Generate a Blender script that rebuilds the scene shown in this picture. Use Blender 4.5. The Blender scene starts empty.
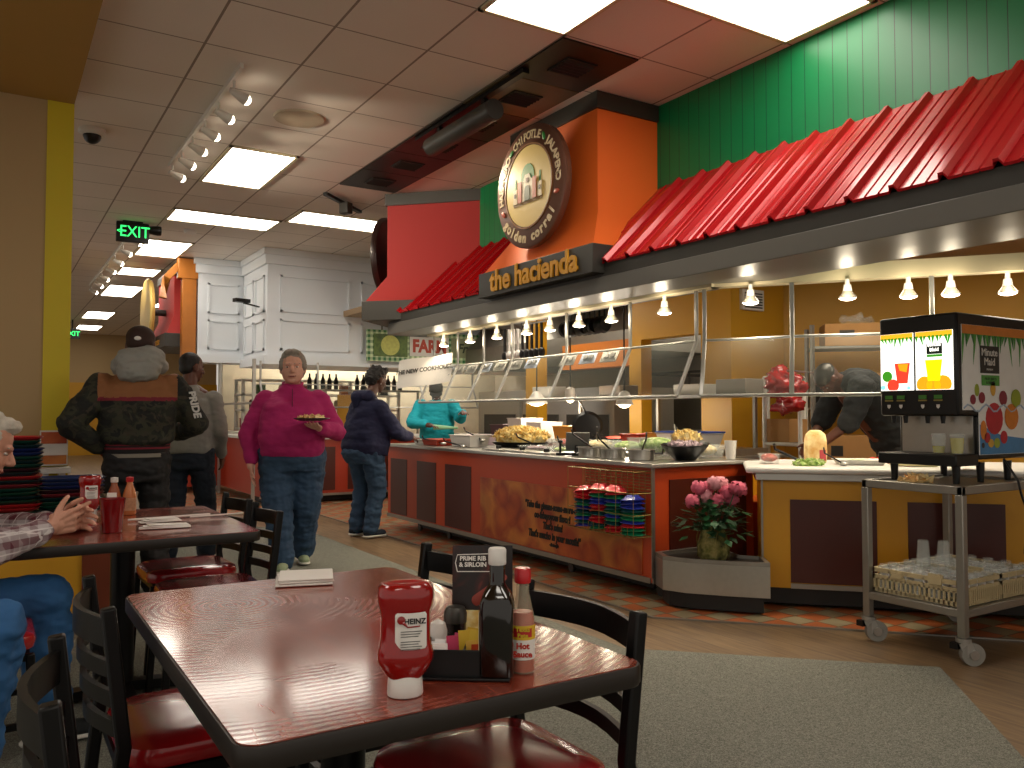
import bpy, bmesh, math, random
from mathutils import Vector, Matrix, noise
S = bpy.context.scene
C = S.collection
PI = math.pi
random.seed(7)

# ------------------------------------------------------------------ camera
cam_d = bpy.data.cameras.new('camera'); cam_d.sensor_width = 36; cam_d.lens = 36*830/1024; cam_d.clip_end = 100
cam = bpy.data.objects.new('camera', cam_d); C.objects.link(cam)
cam.location = (0, 0, 1.22); cam.rotation_euler = (math.radians(92.0), 0, math.radians(-32.15))
S.camera = cam
# ------------------------------------------------------------------ world and exposure
S.view_settings.view_transform = 'Standard'; S.view_settings.look = 'None'
S.view_settings.gamma = 1; S.view_settings.use_curve_mapping = False
S.view_settings.exposure = 0.0
W = bpy.data.worlds.new('world'); S.world = W; W.use_nodes = True
W.node_tree.nodes['Background'].inputs[0].default_value = (1, .90, .78, 1)
W.node_tree.nodes['Background'].inputs[1].default_value = 0.55
S.cycles.max_bounces = 7; S.cycles.diffuse_bounces = 4; S.cycles.glossy_bounces = 4
S.cycles.sample_clamp_indirect = 4; S.cycles.caustics_reflective = False; S.cycles.caustics_refractive = False
LIGHT = 8.5        # strength of the fluorescent diffusers
CZ = 3.52          # ceiling height

# ------------------------------------------------------------------ node helpers
def lin(c):
    if isinstance(c, str):
        c = [int(c[i:i+2], 16)/255 for i in (0, 2, 4)]
    return tuple((x/12.92 if x <= .04045 else ((x+.055)/1.055)**2.4) for x in c[:3])+(1,)
class N:
    def __init__(s, name):
        s.m = bpy.data.materials.new(name); s.m.use_nodes = True
        s.t = s.m.node_tree; s.b = s.t.nodes['Principled BSDF']; s.p = s.b.inputs
    def n(s, typ, **kw):
        x = s.t.nodes.new(typ)
        for k, v in kw.items():
            if k.startswith('i_'):
                x.inputs[int(k[2:])].default_value = v
            else: setattr(x, k, v)
        return x
    def l(s, a, b): s.t.links.new(a, b)
    def math(s, op, a, b=None, c=None):
        x = s.n('ShaderNodeMath', operation=op)
        for i, v in enumerate((a, b, c)):
            if v is None: continue
            if isinstance(v, (int, float)): x.inputs[i].default_value = v
            else: s.l(v, x.inputs[i])
        return x.outputs[0]
    def pos(s):
        g = s.n('ShaderNodeNewGeometry'); q = s.n('ShaderNodeSeparateXYZ'); s.l(g.outputs['Position'], q.inputs[0]); return q.outputs
    def obj(s):
        g = s.n('ShaderNodeTexCoord'); q = s.n('ShaderNodeSeparateXYZ'); s.l(g.outputs['Object'], q.inputs[0]); return g.outputs['Object'], q.outputs
    def noise(s, scale, detail=3, vec=None, rough=.5, dist=0):
        x = s.n('ShaderNodeTexNoise'); x.inputs['Scale'].default_value = scale; x.inputs['Detail'].default_value = detail
        x.inputs['Roughness'].default_value = rough; x.inputs['Distortion'].default_value = dist
        if vec is None: vec = s.n('ShaderNodeTexCoord').outputs['Object']
        s.l(vec, x.inputs['Vector']); return x.outputs[0]
    def ramp(s, fac, stops, interp='LINEAR'):
        x = s.n('ShaderNodeValToRGB'); s.l(fac, x.inputs[0]); cr = x.color_ramp; cr.interpolation = interp
        while len(cr.elements) < len(stops): cr.elements.new(.5)
        for e, (p, c) in zip(cr.elements, stops): e.position = p; e.color = lin(c)
        return x.outputs[0]
    def mix(s, fac, a, b):
        x = s.n('ShaderNodeMix', data_type='RGBA')
        for v, i in ((fac, 0), (a, 6), (b, 7)):
            if isinstance(v, (int, float)): x.inputs[i].default_value = v
            elif isinstance(v, (tuple, str, list)): x.inputs[i].default_value = lin(v)
            else: s.l(v, x.inputs[i])
        return x.outputs[2]
    def color(s, c): s.l(c, s.p['Base Color'])
    def bump(s, h, strength=.3, dist=.01):
        x = s.n('ShaderNodeBump'); x.inputs['Strength'].default_value = strength; x.inputs['Distance'].default_value = dist
        s.l(h, x.inputs['Height']); s.l(x.outputs[0], s.p['Normal'])
def plain(name, c, rough=.5, metal=0, var=.12, scale=8, bump=0, bscale=60, coat=0, spec=None, sheen=0):
    k = N(name); k.p['Roughness'].default_value = rough; k.p['Metallic'].default_value = metal
    col = lin(c); dark = tuple(x*(1-var) for x in col[:3])+(1,); lite = tuple(min(1, x*(1+var)) for x in col[:3])+(1,)
    f = k.noise(scale, 4); x = k.n('ShaderNodeMix', data_type='RGBA'); k.l(f, x.inputs[0])
    x.inputs[6].default_value = dark; x.inputs[7].default_value = lite; k.color(x.outputs[2])
    if bump: k.bump(k.noise(bscale, 3), bump, .004)
    if coat: k.p['Coat Weight'].default_value = coat; k.p['Coat Roughness'].default_value = .12
    if spec is not None: k.p['Specular IOR Level'].default_value = spec
    if sheen: k.p['Sheen Weight'].default_value = sheen
    return k.m
def emit(name, c, st, base=None):
    k = N(name); k.p['Base Color'].default_value = lin(base or c); k.p['Emission Color'].default_value = lin(c); k.p['Emission Strength'].default_value = st
    return k.m
def glass(name, c='ffffff', alpha=.15, rough=.05):
    k = N(name); k.p['Base Color'].default_value = lin(c); k.p['Roughness'].default_value = rough; k.p['Alpha'].default_value = alpha
    k.p['Specular IOR Level'].default_value = .45; return k.m
M = {}
M['black_metal'] = plain('black painted metal', '060505', .4, .0, .2, spec=.28)
M['vinyl_red'] = plain('red vinyl', 'a8181e', .22, var=.1, bump=.1, bscale=25, coat=.5)
M['steel'] = plain('brushed stainless steel', 'b9b6b0', .28, .9, .08, 30)
M['steel_dull'] = plain('dull stainless steel', '9a968e', .42, .85, .1, 12)
M['dark_steel'] = plain('dark steel', '4c4a46', .4, .7)
M['pipe'] = plain('aluminium tube', 'a8a7a2', .35, .75, .05)
M['white_metal'] = plain('white enamel', 'd8d5cc', .35, 0, .04)
M['black_plastic'] = plain('black plastic', '0c0b0c', .35, 0, .1, spec=.4)
M['matte_black'] = plain('matt black', '161412', .6)
M['white_plastic'] = plain('white plastic', 'dad7d2', .4, 0, .03)
M['white_paper'] = plain('white paper', 'e4e0da', .8, 0, .04, bump=.2)
M['clear'] = glass('clear plastic', 'eef4f0', .16)
M['glass'] = glass('guard glass', 'dfe9e4', .022, .02)
M['orange_wall'] = plain('orange paint', 'ec6c24', .5, 0, .05, 1.5)
M['red_wall'] = plain('red paint', 'a51c17', .65, 0, .06, 1.5)
M['charcoal'] = plain('charcoal paint', '33312c', .45, 0, .08, 2)
M['gray_beam'] = plain('grey beam paint', '64625c', .4, .1, .06, 2)
M['orange_counter'] = plain('orange laminate', 'b8421a', .35, 0, .06, 2)
M['red_counter'] = plain('red laminate', 'a8361f', .35, 0, .06, 2)
M['maroon'] = plain('maroon laminate', '49180f', .35, 0, .15, 3)
M['mustard'] = plain('mustard laminate', 'cf9418', .4, 0, .06, 2)
M['kitchen_yellow'] = plain('kitchen yellow paint', 'c4901c', .5, 0, .06, 1.5)
M['kitchen_orange'] = plain('kitchen orange paint', 'b96a1a', .5, 0, .06, 1.5)
M['beige_wall'] = plain('beige paint', 'ad9266', .65, 0, .04, 1.5)
M['tan_wall'] = plain('tan ceiling paint', 'a5803f', .65, 0, .04, 1.5)
M['yellow_paint'] = plain('yellow paint', 'cbb71c', .55, 0, .05, 1.5)
M['cream'] = plain('cream trim', 'cfc3a2', .5, 0, .04)
M['white_panel'] = plain('white panelling', 'e6ecf2', .4, 0, .03, 2)
M['wood_orange'] = plain('varnished oak', 'b06a20', .4, 0, .2, 6)
M['cardboard'] = plain('cardboard', 'a97c48', .8, 0, .1)
M['skin_light'] = plain('light skin', 'd29f8a', .5, 0, .08, 12)
M['skin_pale'] = plain('pale pink skin', 'c9937c', .5, 0, .1, 20)
M['skin_brown'] = plain('brown skin', '5d3627', .45, 0, .1, 12)
M['skin_dark'] = plain('dark brown skin', '54301f', .42, 0, .1, 12)
M['denim'] = plain('blue denim', '2d4661', .85, 0, .25, 14, bump=.3, bscale=40)
M['denim_dark'] = plain('dark denim', '16202e', .85, 0, .2, 14, bump=.3, bscale=40)
M['denim_bright'] = plain('bright blue denim', '2c5f93', .85, 0, .2, 14, bump=.3, bscale=60)
M['navy'] = plain('navy fleece', '181b3c', .9, 0, .15, 10, bump=.4, bscale=30)
M['magenta'] = plain('magenta knit', 'ad1f66', .85, 0, .1, 10, bump=.4, bscale=30)
M['grey_knit'] = plain('grey sweatshirt', '8a8a84', .9, 0, .1, 10, bump=.4, bscale=30)
M['teal'] = plain('teal shirt', '0aa3b4', .8, 0, .12, 8)
M['black_cloth'] = plain('black cloth', '15181a', .85, 0, .15, 8, bump=.4, bscale=20)
M['hair_grey'] = plain('grey hair', '8d867c', .7, 0, .35, 40, bump=.6, bscale=90)
M['hair_white'] = plain('white hair', 'bdb6a9', .7, 0, .2, 40, bump=.6, bscale=90)
M['hair_black'] = plain('black hair', '0f0c0b', .6, 0, .3, 40, bump=.6, bscale=60)
M['eye'] = plain('eye', '1a120e', .2)
M['lip'] = plain('lips', '8c4740', .5)
M['shoe_green'] = plain('pale green shoe', '8f9f7f', .7, 0, .3, 30)
M['sole'] = plain('white rubber sole', 'cfcdc4', .6)

# ------------------------------------------------------------------ mesh helpers
def basis(d):
    d = Vector(d).normalized(); a = Vector((0, 0, 1)) if abs(d.z) < .95 else Vector((1, 0, 0))
    u = d.cross(a).normalized(); return u, u.cross(d).normalized(), d
class B:
    def __init__(s): s.bm = bmesh.new(); s.mi = 0
    def v(s, p): return s.bm.verts.new(p)
    def f(s, vs):
        try:
            x = s.bm.faces.new(vs); x.material_index = s.mi; return x
        except ValueError: return None
    def box(s, a, b, M4=None):
        x0, y0, z0 = (min(a[i], b[i]) for i in range(3)); x1, y1, z1 = (max(a[i], b[i]) for i in range(3))
        ps = [Vector(p) for p in ((x0,y0,z0),(x1,y0,z0),(x1,y1,z0),(x0,y1,z0),(x0,y0,z1),(x1,y0,z1),(x1,y1,z1),(x0,y1,z1))]
        if M4 is not None: ps = [M4 @ p for p in ps]
        v = [s.v(p) for p in ps]
        for q in ((0,3,2,1),(4,5,6,7),(0,1,5,4),(1,2,6,5),(2,3,7,6),(3,0,4,7)): s.f([v[i] for i in q])
        return s
    def cbox(s, c, d, rz=0, rx=0, ry=0):
        M4 = Matrix.Translation(c) @ Matrix.Rotation(rz, 4, 'Z') @ Matrix.Rotation(ry, 4, 'Y') @ Matrix.Rotation(rx, 4, 'X')
        return s.box((-d[0]/2, -d[1]/2, -d[2]/2), (d[0]/2, d[1]/2, d[2]/2), M4)
    def rings(s, rs, close=True, cap=True, smooth=True):
        L = [[s.v(p) for p in r] for r in rs]
        n = len(L[0])
        for a, b in zip(L, L[1:]):
            for i in range(n if close else n-1):
                x = s.f((a[i], a[(i+1) % n], b[(i+1) % n], b[i]))
                if x: x.smooth = smooth
        if cap:
            s.f(L[0][::-1]); s.f(L[-1])
        return s
    def lathe(s, prof, c=(0, 0, 0), seg=24, M4=None, sx=1, sy=1, cap=True):
        rs = []
        for r, z in prof:
            r = max(r, .0004)
            q = [Vector((c[0]+r*sx*math.cos(2*PI*i/seg), c[1]+r*sy*math.sin(2*PI*i/seg), c[2]+z)) for i in range(seg)]
            rs.append([M4 @ p for p in q] if M4 is not None else q)
        return s.rings(rs, cap=cap)
    def cyl(s, p, q, r0, r1=None, seg=14):
        r1 = r0 if r1 is None else r1; p, q = Vector(p), Vector(q); u, w, d = basis(q-p)
        return s.rings([[p+(u*math.cos(2*PI*i/seg)+w*math.sin(2*PI*i/seg))*r0 for i in range(seg)], [q+(u*math.cos(2*PI*i/seg)+w*math.sin(2*PI*i/seg))*r1 for i in range(seg)]])
    def tube(s, pts, r, seg=8):
        pts = [Vector(p) for p in pts]; rs = []; n = len(pts); pu = None
        for i, p in enumerate(pts):
            d = (pts[min(i+1, n-1)]-pts[max(i-1, 0)]).normalized()
            if pu is None: u, w, _ = basis(d)
            else:
                u = (pu-d*pu.dot(d)).normalized(); w = u.cross(d)
            pu = u; rr = r[i] if isinstance(r, (list, tuple)) else r
            rs.append([p+(u*math.cos(2*PI*k/seg)+w*math.sin(2*PI*k/seg))*rr for k in range(seg)])
        return s.rings(rs)
    def bar(s, pts, w, h, up=(0, 0, 1)):
        pts = [Vector(p) for p in pts]; rs = []; n = len(pts)
        for i, p in enumerate(pts):
            d = (pts[min(i+1, n-1)]-pts[max(i-1, 0)]).normalized(); a = Vector(up)
            if abs(d.dot(a)) > .97: a = Vector((1, 0, 0))
            u = d.cross(a).normalized(); q = u.cross(d).normalized()
            rs.append([p+u*x*w/2+q*y*h/2 for x, y in ((-1,-1),(1,-1),(1,1),(-1,1))])
        return s.rings(rs, smooth=False)
    def prism(s, poly, z0, z1, M4=None):
        a = [Vector((x, y, z0)) for x, y in poly]; b = [Vector((x, y, z1)) for x, y in poly]
        if M4 is not None: a = [M4 @ p for p in a]; b = [M4 @ p for p in b]
        return s.rings([a, b], smooth=False)
    def ell(s, c, r, seg=14, M4=None):
        c = Vector(c); r = (r, r, r) if isinstance(r, (int, float)) else r; rs = []; k = max(6, seg*2//3)
        for j in range(k+1):
            t = -PI/2+PI*j/k; cr = max(math.cos(t), .02); 
            q = [Vector((r[0]*cr*math.cos(2*PI*i/seg), r[1]*cr*math.sin(2*PI*i/seg), r[2]*math.sin(t))) for i in range(seg)]
            rs.append([c+((M4 @ p) if M4 is not None else p) for p in q])
        return s.rings(rs)
    def cap(s, p, q, r0, r1, seg=12, flat=None):
        # tapered capsule; flat=(direction, factor) squashes it
        p, q = Vector(p), Vector(q); d = q-p
        if d.length < 1e-5: d = Vector((0, 0, 1e-4))
        u, w, d1 = basis(d); fu = fw = 1
        if flat:
            fd = Vector(flat[0]); fd = fd-d1*fd.dot(d1)
            if fd.length > 1e-4: u = fd.normalized(); w = d1.cross(u); fu = flat[1]
        rs = []
        for t in (-.98, -.85, -.6, -.3): c = math.sqrt(1-t*t); rs.append((p+d1*r0*t, r0*c))
        rs.append((p, r0)); rs.append((q, r1))
        for t in (.3, .6, .85, .98): c = math.sqrt(1-t*t); rs.append((q+d1*r1*t, r1*c))
        return s.rings([[o+(u*fu*math.cos(2*PI*i/seg)+w*math.sin(2*PI*i/seg))*r for i in range(seg)] for o, r in rs])
    def build(s, name, mats, parent=None, bevel=0, smooth=False, loc=None, remesh=0, relax=0, wrinkle=0, wscale=8):
        bmesh.ops.recalc_face_normals(s.bm, faces=s.bm.faces)
        me = bpy.data.meshes.new(name); s.bm.to_mesh(me); s.bm.free()
        if not isinstance(mats, (list, tuple)): mats = [mats]
        for m in mats: me.materials.append(M[m] if isinstance(m, str) else m)
        if smooth:
            for p in me.polygons: p.use_smooth = True
        if not remesh: me.set_sharp_from_angle(angle=.7)
        o = bpy.data.objects.new(name, me); C.objects.link(o)
        if parent is not None: o.parent = parent
        if loc is not None: o.location = loc
        if bevel:
            b = o.modifiers.new('bevel', 'BEVEL'); b.width = bevel; b.segments = 2; b.limit_method = 'ANGLE'; b.angle_limit = .7
        if remesh:
            r = o.modifiers.new('remesh', 'REMESH'); r.mode = 'VOXEL'; r.voxel_size = remesh; r.use_smooth_shade = True
            if relax:
                q = o.modifiers.new('relax', 'SMOOTH'); q.iterations = relax; q.factor = .5
            dg = bpy.context.evaluated_depsgraph_get(); me2 = bpy.data.meshes.new_from_object(o.evaluated_get(dg))
            o.modifiers.clear(); o.data = me2
            if not me2.materials:
                for m in mats: me2.materials.append(M[m] if isinstance(m, str) else m)
            if wrinkle:
                ns = [v.normal.copy() for v in me2.vertices]
                for v, nn in zip(me2.vertices, ns):
                    p = v.co*wscale; p.z *= 1.9
                    v.co += nn*wrinkle*noise.fractal(p, 1, 2, 3)
            for p in me2.polygons: p.use_smooth = True
        return o
def tag(o, label=None, cat=None, group=None, kind=None):
    if label: o['label'] = label
    if cat: o['category'] = cat
    if group: o['group'] = group
    if kind: o['kind'] = kind
    return o
def thing(name, label, cat, loc=(0, 0, 0), rz=0, group=None):
    o = bpy.data.objects.new(name, None); C.objects.link(o); o.location = loc; o.rotation_euler = (0, 0, rz); o.empty_display_size = .1
    return tag(o, label, cat, group)
def struct(b, name, mat, bevel=0): return tag(b.build(name, mat, bevel=bevel), kind='structure')
def kids(o): return [c for c in C.objects if c.parent == o]
def dup(o, loc=None, rz=None, label=None, parent=None, group=None):
    c = o.copy(); C.objects.link(c)
    if parent is not None: c.parent = parent
    if loc is not None: c.location = loc
    if rz is not None: c.rotation_euler = (0, 0, rz)
    if label: c['label'] = label
    if group: c['group'] = group
    for k in kids(o): dup(k, parent=c)
    return c
def text(name, body, size, origin, xd, yd, mat, parent=None, ext=.002, bold=0, align='CENTER', shear=0, sx=1):
    cu = bpy.data.curves.new(name, 'FONT'); cu.body = body; cu.size = size; cu.extrude = ext; cu.offset = bold; cu.align_x = align; cu.shear = shear
    cu.align_y = 'CENTER'; cu.resolution_u = 3
    t = bpy.data.objects.new(name, cu); C.objects.link(t)
    dg = bpy.context.evaluated_depsgraph_get(); me = bpy.data.meshes.new_from_object(t.evaluated_get(dg))
    bpy.data.objects.remove(t)
    xd, yd = Vector(xd).normalized(), Vector(yd).normalized(); zd = xd.cross(yd)
    R = Matrix((xd, yd, zd)).transposed().to_4x4(); me.transform(Matrix.Translation(origin) @ R @ Matrix.Diagonal((sx, 1, 1, 1)))
    me.materials.clear(); me.materials.append(M[mat] if isinstance(mat, str) else mat)
    o = bpy.data.objects.new(name, me); C.objects.link(o)
    if parent is not None: o.parent = parent
    return o
WP = set()
_build0 = B.build
def _fix(o, parent):
    if parent is not None and parent.name in WP: o.matrix_parent_inverse = Matrix.Translation(-Vector(parent.location))
    return o
def _b(s, name, mats, parent=None, **k): return _fix(_build0(s, name, mats, parent, **k), parent)
B.build = _b
_text0 = text
def text(name, body, size, origin, xd, yd, mat, parent=None, **k): return _fix(_text0(name, body, size, origin, xd, yd, mat, parent, **k), parent)
def wthing(name, label, cat, loc, group=None):     # parts of this thing are given in room coordinates
    t = thing(name, label, cat, loc, 0, group); WP.add(t.name); return t
# ================================================================== THE ROOM
def mat_planks():
    k = N('brown plank vinyl'); p = k.pos()
    u = k.math('MULTIPLY', p[0], 1/.18); row = k.math('FLOOR', u)
    off = k.math('MULTIPLY', k.math('FRACT', k.math('MULTIPLY', row, .377)), 1.0)
    v = k.math('ADD', k.math('MULTIPLY', p[1], 1/1.1), off)
    tone = k.math('FRACT', k.math('MULTIPLY', k.math('SINE', k.math('ADD', k.math('MULTIPLY', row, 12.9), k.math('MULTIPLY', k.math('FLOOR', v), 78.2))), 43.7))
    cm = k.n('ShaderNodeCombineXYZ'); k.l(k.math('MULTIPLY', p[0], 14.), cm.inputs[0]); k.l(k.math('MULTIPLY', p[1], 1.2), cm.inputs[1])
    g = k.noise(3, 5, cm.outputs[0])
    c1 = k.ramp(g, [(.25, '5d4833'), (.5, '7c6448'), (.75, '8f7758')])
    c = k.mix(k.math('MULTIPLY', tone, .35), c1, '4f3c2b')
    line = k.math('LESS_THAN', k.math('FRACT', u), .03)
    k.color(k.mix(k.math('MULTIPLY', line, .5), c, '2b1f17')); k.p['Roughness'].default_value = .42
    k.bump(g, .08, .003); return k.m
def mat_carpet():
    k = N('grey speckled carpet'); a = k.noise(260, 2, k.n('ShaderNodeNewGeometry').outputs[0]); b = k.noise(90, 2, k.n('ShaderNodeNewGeometry').outputs[0])
    k.color(k.mix(.4, k.ramp(a, [(.3, '35352c'), (.5, '75756a'), (.68, 'a5a598')]), k.ramp(b, [(.35, '4e4e45'), (.65, '7f7f74')])))
    k.p['Roughness'].default_value = .95; k.bump(a, .6, .006); return k.m
def mat_quarry():
    k = N('quarry tile'); p = k.pos(); T = .152
    u = k.math('MULTIPLY', p[0], 1/T); v = k.math('MULTIPLY', p[1], 1/T)
    v2 = k.math('ADD', v, 0.0)
    chk = k.math('MODULO', k.math('ADD', k.math('FLOOR', u), k.math('FLOOR', k.math('MULTIPLY', v2, 1))), 2)
    nz = k.noise(4, 2, k.n('ShaderNodeNewGeometry').outputs[0])
    c = k.mix(k.math('ABSOLUTE', chk), k.ramp(nz, [(.3, 'a5582f'), (.7, 'bc6a3c')]), k.ramp(nz, [(.3, '8f8468'), (.7, 'a3977a')]))
    g = k.math('MAXIMUM', k.math('LESS_THAN', k.math('FRACT', u), .05), k.math('LESS_THAN', k.math('FRACT', v), .05))
    k.color(k.mix(g, c, '3a2f26')); k.p['Roughness'].default_value = .35; return k.m
def mat_ceiling():
    k = N('acoustic ceiling tiles'); p = k.pos()
    def grid(c, o, pitch, w):
        f = k.math('FRACT', k.math('ADD', k.math('DIVIDE', k.math('SUBTRACT', c, o), pitch), 100.))
        return k.math('LESS_THAN', k.math('ABSOLUTE', k.math('SUBTRACT', k.math('ABSOLUTE', k.math('SUBTRACT', f, .5)), .5)), w/pitch/1.0)
    gx = grid(p[0], .48, .61, .008); gy = grid(p[1], 3.40, .641, .006)
    geo = k.n('ShaderNodeNewGeometry').outputs[0]
    a = k.noise(.9, 2, geo); b = k.noise(140, 2, geo)
    row = k.math('ADD', k.math('FLOOR', k.math('DIVIDE', k.math('SUBTRACT', p[0], .48), .61)), k.math('MULTIPLY', k.math('FLOOR', k.math('DIVIDE', k.math('SUBTRACT', p[1], 3.4), .641)), 7.3))
    tone = k.math('FRACT', k.math('MULTIPLY', k.math('SINE', row), 437.3))
    base = k.mix(k.math('MULTIPLY', tone, .3), k.ramp(a, [(.3, 'e6dfd5'), (.7, 'eee7dd')]), 'd8cec2')
    base = k.mix(k.math('MULTIPLY', b, .1), base, '6c6058')
    k.color(k.mix(k.math('MAXIMUM', gx, gy), base, '91857a')); k.p['Roughness'].default_value = .8
    k.bump(b, .15, .003); return k.m
def mat_boards():
    k = N('green grooved boards'); p = k.pos(); geo = k.n('ShaderNodeNewGeometry').outputs[0]
    f = k.math('FRACT', k.math('MULTIPLY', p[1], 1/.1)); g = k.math('LESS_THAN', f, .05)
    c = k.ramp(k.noise(2, 2, geo), [(.3, '04713f'), (.7, '067a45')])
    k.color(k.mix(g, c, '02371f')); k.p['Roughness'].default_value = .38
    k.bump(k.math('SUBTRACT', 1, g), .5, .004); return k.m
M['planks'] = mat_planks(); M['carpet'] = mat_carpet(); M['quarry'] = mat_quarry(); M['ceiling'] = mat_ceiling(); M['boards'] = mat_boards()
M['roof_red'] = plain('red roof metal', 'b5121c', .27, .15, .05, 2, coat=.35)
M['kitchen_ceiling'] = plain('kitchen ceiling', '9d8466', .7, 0, .05, 1)
M['lit'] = emit('lit fluorescent diffuser', 'fff6e8', LIGHT)
M['lit_kitchen'] = emit('lit kitchen diffuser', 'fff3dd', 12)

struct(B().box((-3.2, -2.4, -.1), (10.6, 28, 0)), 'floor', 'planks')
def slab(name, poly, z0, z1, mat): return struct(B().prism(poly, z0, z1), name, mat)
slab('floor_carpet', [(-3.1, -2.3), (2.9, -2.3), (2.9, 1.35), (3.87, 2.31), (2.8, 3.36), (2.8, 8.3), (2.3, 9.3), (-3.1, 9.3)], 0, .006, 'carpet')
slab('floor_tile', [(3.37, 3.78), (5.1, 1.9), (6.2, .6), (10.5, .6), (10.5, 14.5), (2.2, 14.5), (2.2, 10.3), (3.37, 10.3)], 0, .005, 'quarry')
t = B(); t.bar([(3.36, 10.3, .006), (3.36, 3.77, .006), (5.1, 1.9, .006), (6.2, .6, .006)], .02, .008); struct(t, 'trim_1', 'steel_dull')
# ceiling with the low tan soffit over the left side
struct(B().box((-3.2, -2.4, CZ), (4.25, 28, CZ+.1)).box((4.25, 7.3, CZ), (10.6, 28, CZ+.1)), 'ceiling', 'ceiling')
struct(B().box((-3.2, -2.4, 3.40), (.465, 6.56, CZ-.002)), 'ceiling_soffit', 'tan_wall')
struct(B().box((-3.2, 6.56, 0), (.30, 6.75, CZ)), 'wall_left', 'beige_wall')
struct(B().box((.30, 6.545, 0), (.465, 6.75, 3.398)), 'wall_left_column', 'yellow_paint')
struct(B().box((-3.2, 27, 0), (6, 27.1, 2.7)), 'wall_far', 'beige_wall')
struct(B().box((-3.2, 26.9, 0), (6, 26.99, 2.1)), 'wall_far_lower', 'kitchen_yellow')
struct(B().box((-3.2, 27, 2.7), (6, 27.1, CZ)), 'wall_far_upper', 'beige_wall')
struct(B().box((10.5, -2.4, 0), (10.6, 28, CZ)), 'wall_right', 'kitchen_yellow')
# bulkhead over the buffet
struct(B().box((4.2, -2.3, 2.15), (4.32, 7.3, CZ-.002)), 'wall_bulkhead', 'boards')
b = B(); b.box((3.52, -2.3, 2.15), (4.19, 8.02, 2.24)); struct(b, 'trim_beam_upper', 'charcoal')
b = B(); b.box((3.50, -2.3, 2.035), (3.80, 8.0, 2.145)).box((3.80, -2.3, 2.06), (4.19, 8.0, 2.145)); struct(b, 'trim_beam', 'gray_beam', .004)
def pt(a, d, s): return (a[0]+d[0]*s, a[1]+d[1]*s)
b = B(); b.prism([(3.52, 8.02), (4.19, 8.02), (4.3, 8.3), (4.3, 8.7), (3.8, 8.7)], 2.10, 2.24); struct(b, 'trim_beam_end', 'charcoal')
# the corrugated red roof on both sides of the orange tower
def roof(y0, y1):
    b = B(); prof = []; y = y0; p = .235
    n = int((y1-y0)/p)
    ys = []
    for i in range(n+1):
        a = y1-i*p
        ys += [(a, 0), (a-.06, 0), (a-.066, .006), (a-.072, 0), (a-.13, 0), (a-.136, .006), (a-.142, 0), (a-.19, 0), (a-.2, .03), (a-.222, .03)]
    ys = [q for q in ys if q[0] >= y0-.001]
    nx, nz = -.68, .73
    lo = [(3.50+nx*h, y, 2.245+nz*h) for y, h in ys]; hi = [(4.195+nx*h, y, 2.90+nz*h) for y, h in ys]
    lo2 = [(x+.006, y, z-.012) for x, y, z in lo]; hi2 = [(x+.0, y, z-.012) for x, y, z in hi]
    b.rings([[Vector(v) for v in (q0, q1, q2, q3)] for q0, q1, q2, q3 in zip(lo, hi, hi2, lo2)], smooth=False)
    return b
r = wthing('metal_awning', 'long corrugated red metal awning running right from the orange tower', 'awning', (4.1, 1, 2.25)); roof(-2.3, 4.6).build('roof_sheet', 'roof_red', r)
r = wthing('metal_awning', 'short corrugated red metal awning between red tower and orange tower', 'awning', (4.1, 7, 2.25)); roof(6.0, 7.95).build('roof_sheet', 'roof_red', r)
# sign towers: upright box with a flared skirt
def tower(t, A, ux, uy, w, d, z0, z1, flare, mat, side=1):
    # A near front corner, ux along the front face, uy into the wall
    A = Vector((A[0], A[1], 0)); ux = Vector((ux[0], ux[1], 0)); uy = Vector((uy[0], uy[1], 0))
    def ring(z, f): return [A-ux*f-uy*f+Vector((0,0,z)), A+ux*(w+f)-uy*f+Vector((0,0,z)), A+ux*(w+f)+uy*d+Vector((0,0,z)), A-ux*f+uy*d+Vector((0,0,z))]
    b = B(); b.rings([ring(z0, flare), ring(z0+.28, 0.0), ring(z1-.12, 0)], smooth=False); b.build('tower_body', mat, t)
    b = B(); b.rings([ring(z1-.12, .02), ring(z1, .02)], smooth=False); b.build('cornice', 'charcoal', t)
    f = flare+.03
    b = B(); b.rings([ring(z0-.2, f), ring(z0, f)], smooth=False); b.build('fascia_board', 'charcoal', t, bevel=.004)
tw = wthing('sign_tower', 'orange flared tower carrying the round crest and the hacienda board', 'sign', (3.8, 5.3, 2.17))
tower(tw, (3.63, 5.75, 0), (0, -1), (1, 0), 1.12, .565, 2.37, 3.515, .18, 'orange_wall')
M['gold_letter'] = plain('golden letters', 'd79a1e', .4)
text('lettering', 'the hacienda', .232, (3.411, 5.17, 2.275), (0, -1, 0), (0, 0, 1), 'gold_letter', tw, ext=.006, bold=.006)
tr = wthing('sign_tower', 'red flared tower at the far end of the buffet, dark board below', 'sign', (3.9, 7.6, 2.17))
u = Vector((.70, -.714)); v = Vector((.714, .70))
tower(tr, (3.50, 8.03, 0), (u.x, u.y), (v.x, v.y), 1.03, 1.0, 2.37, 3.515, .17, 'red_wall')
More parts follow.
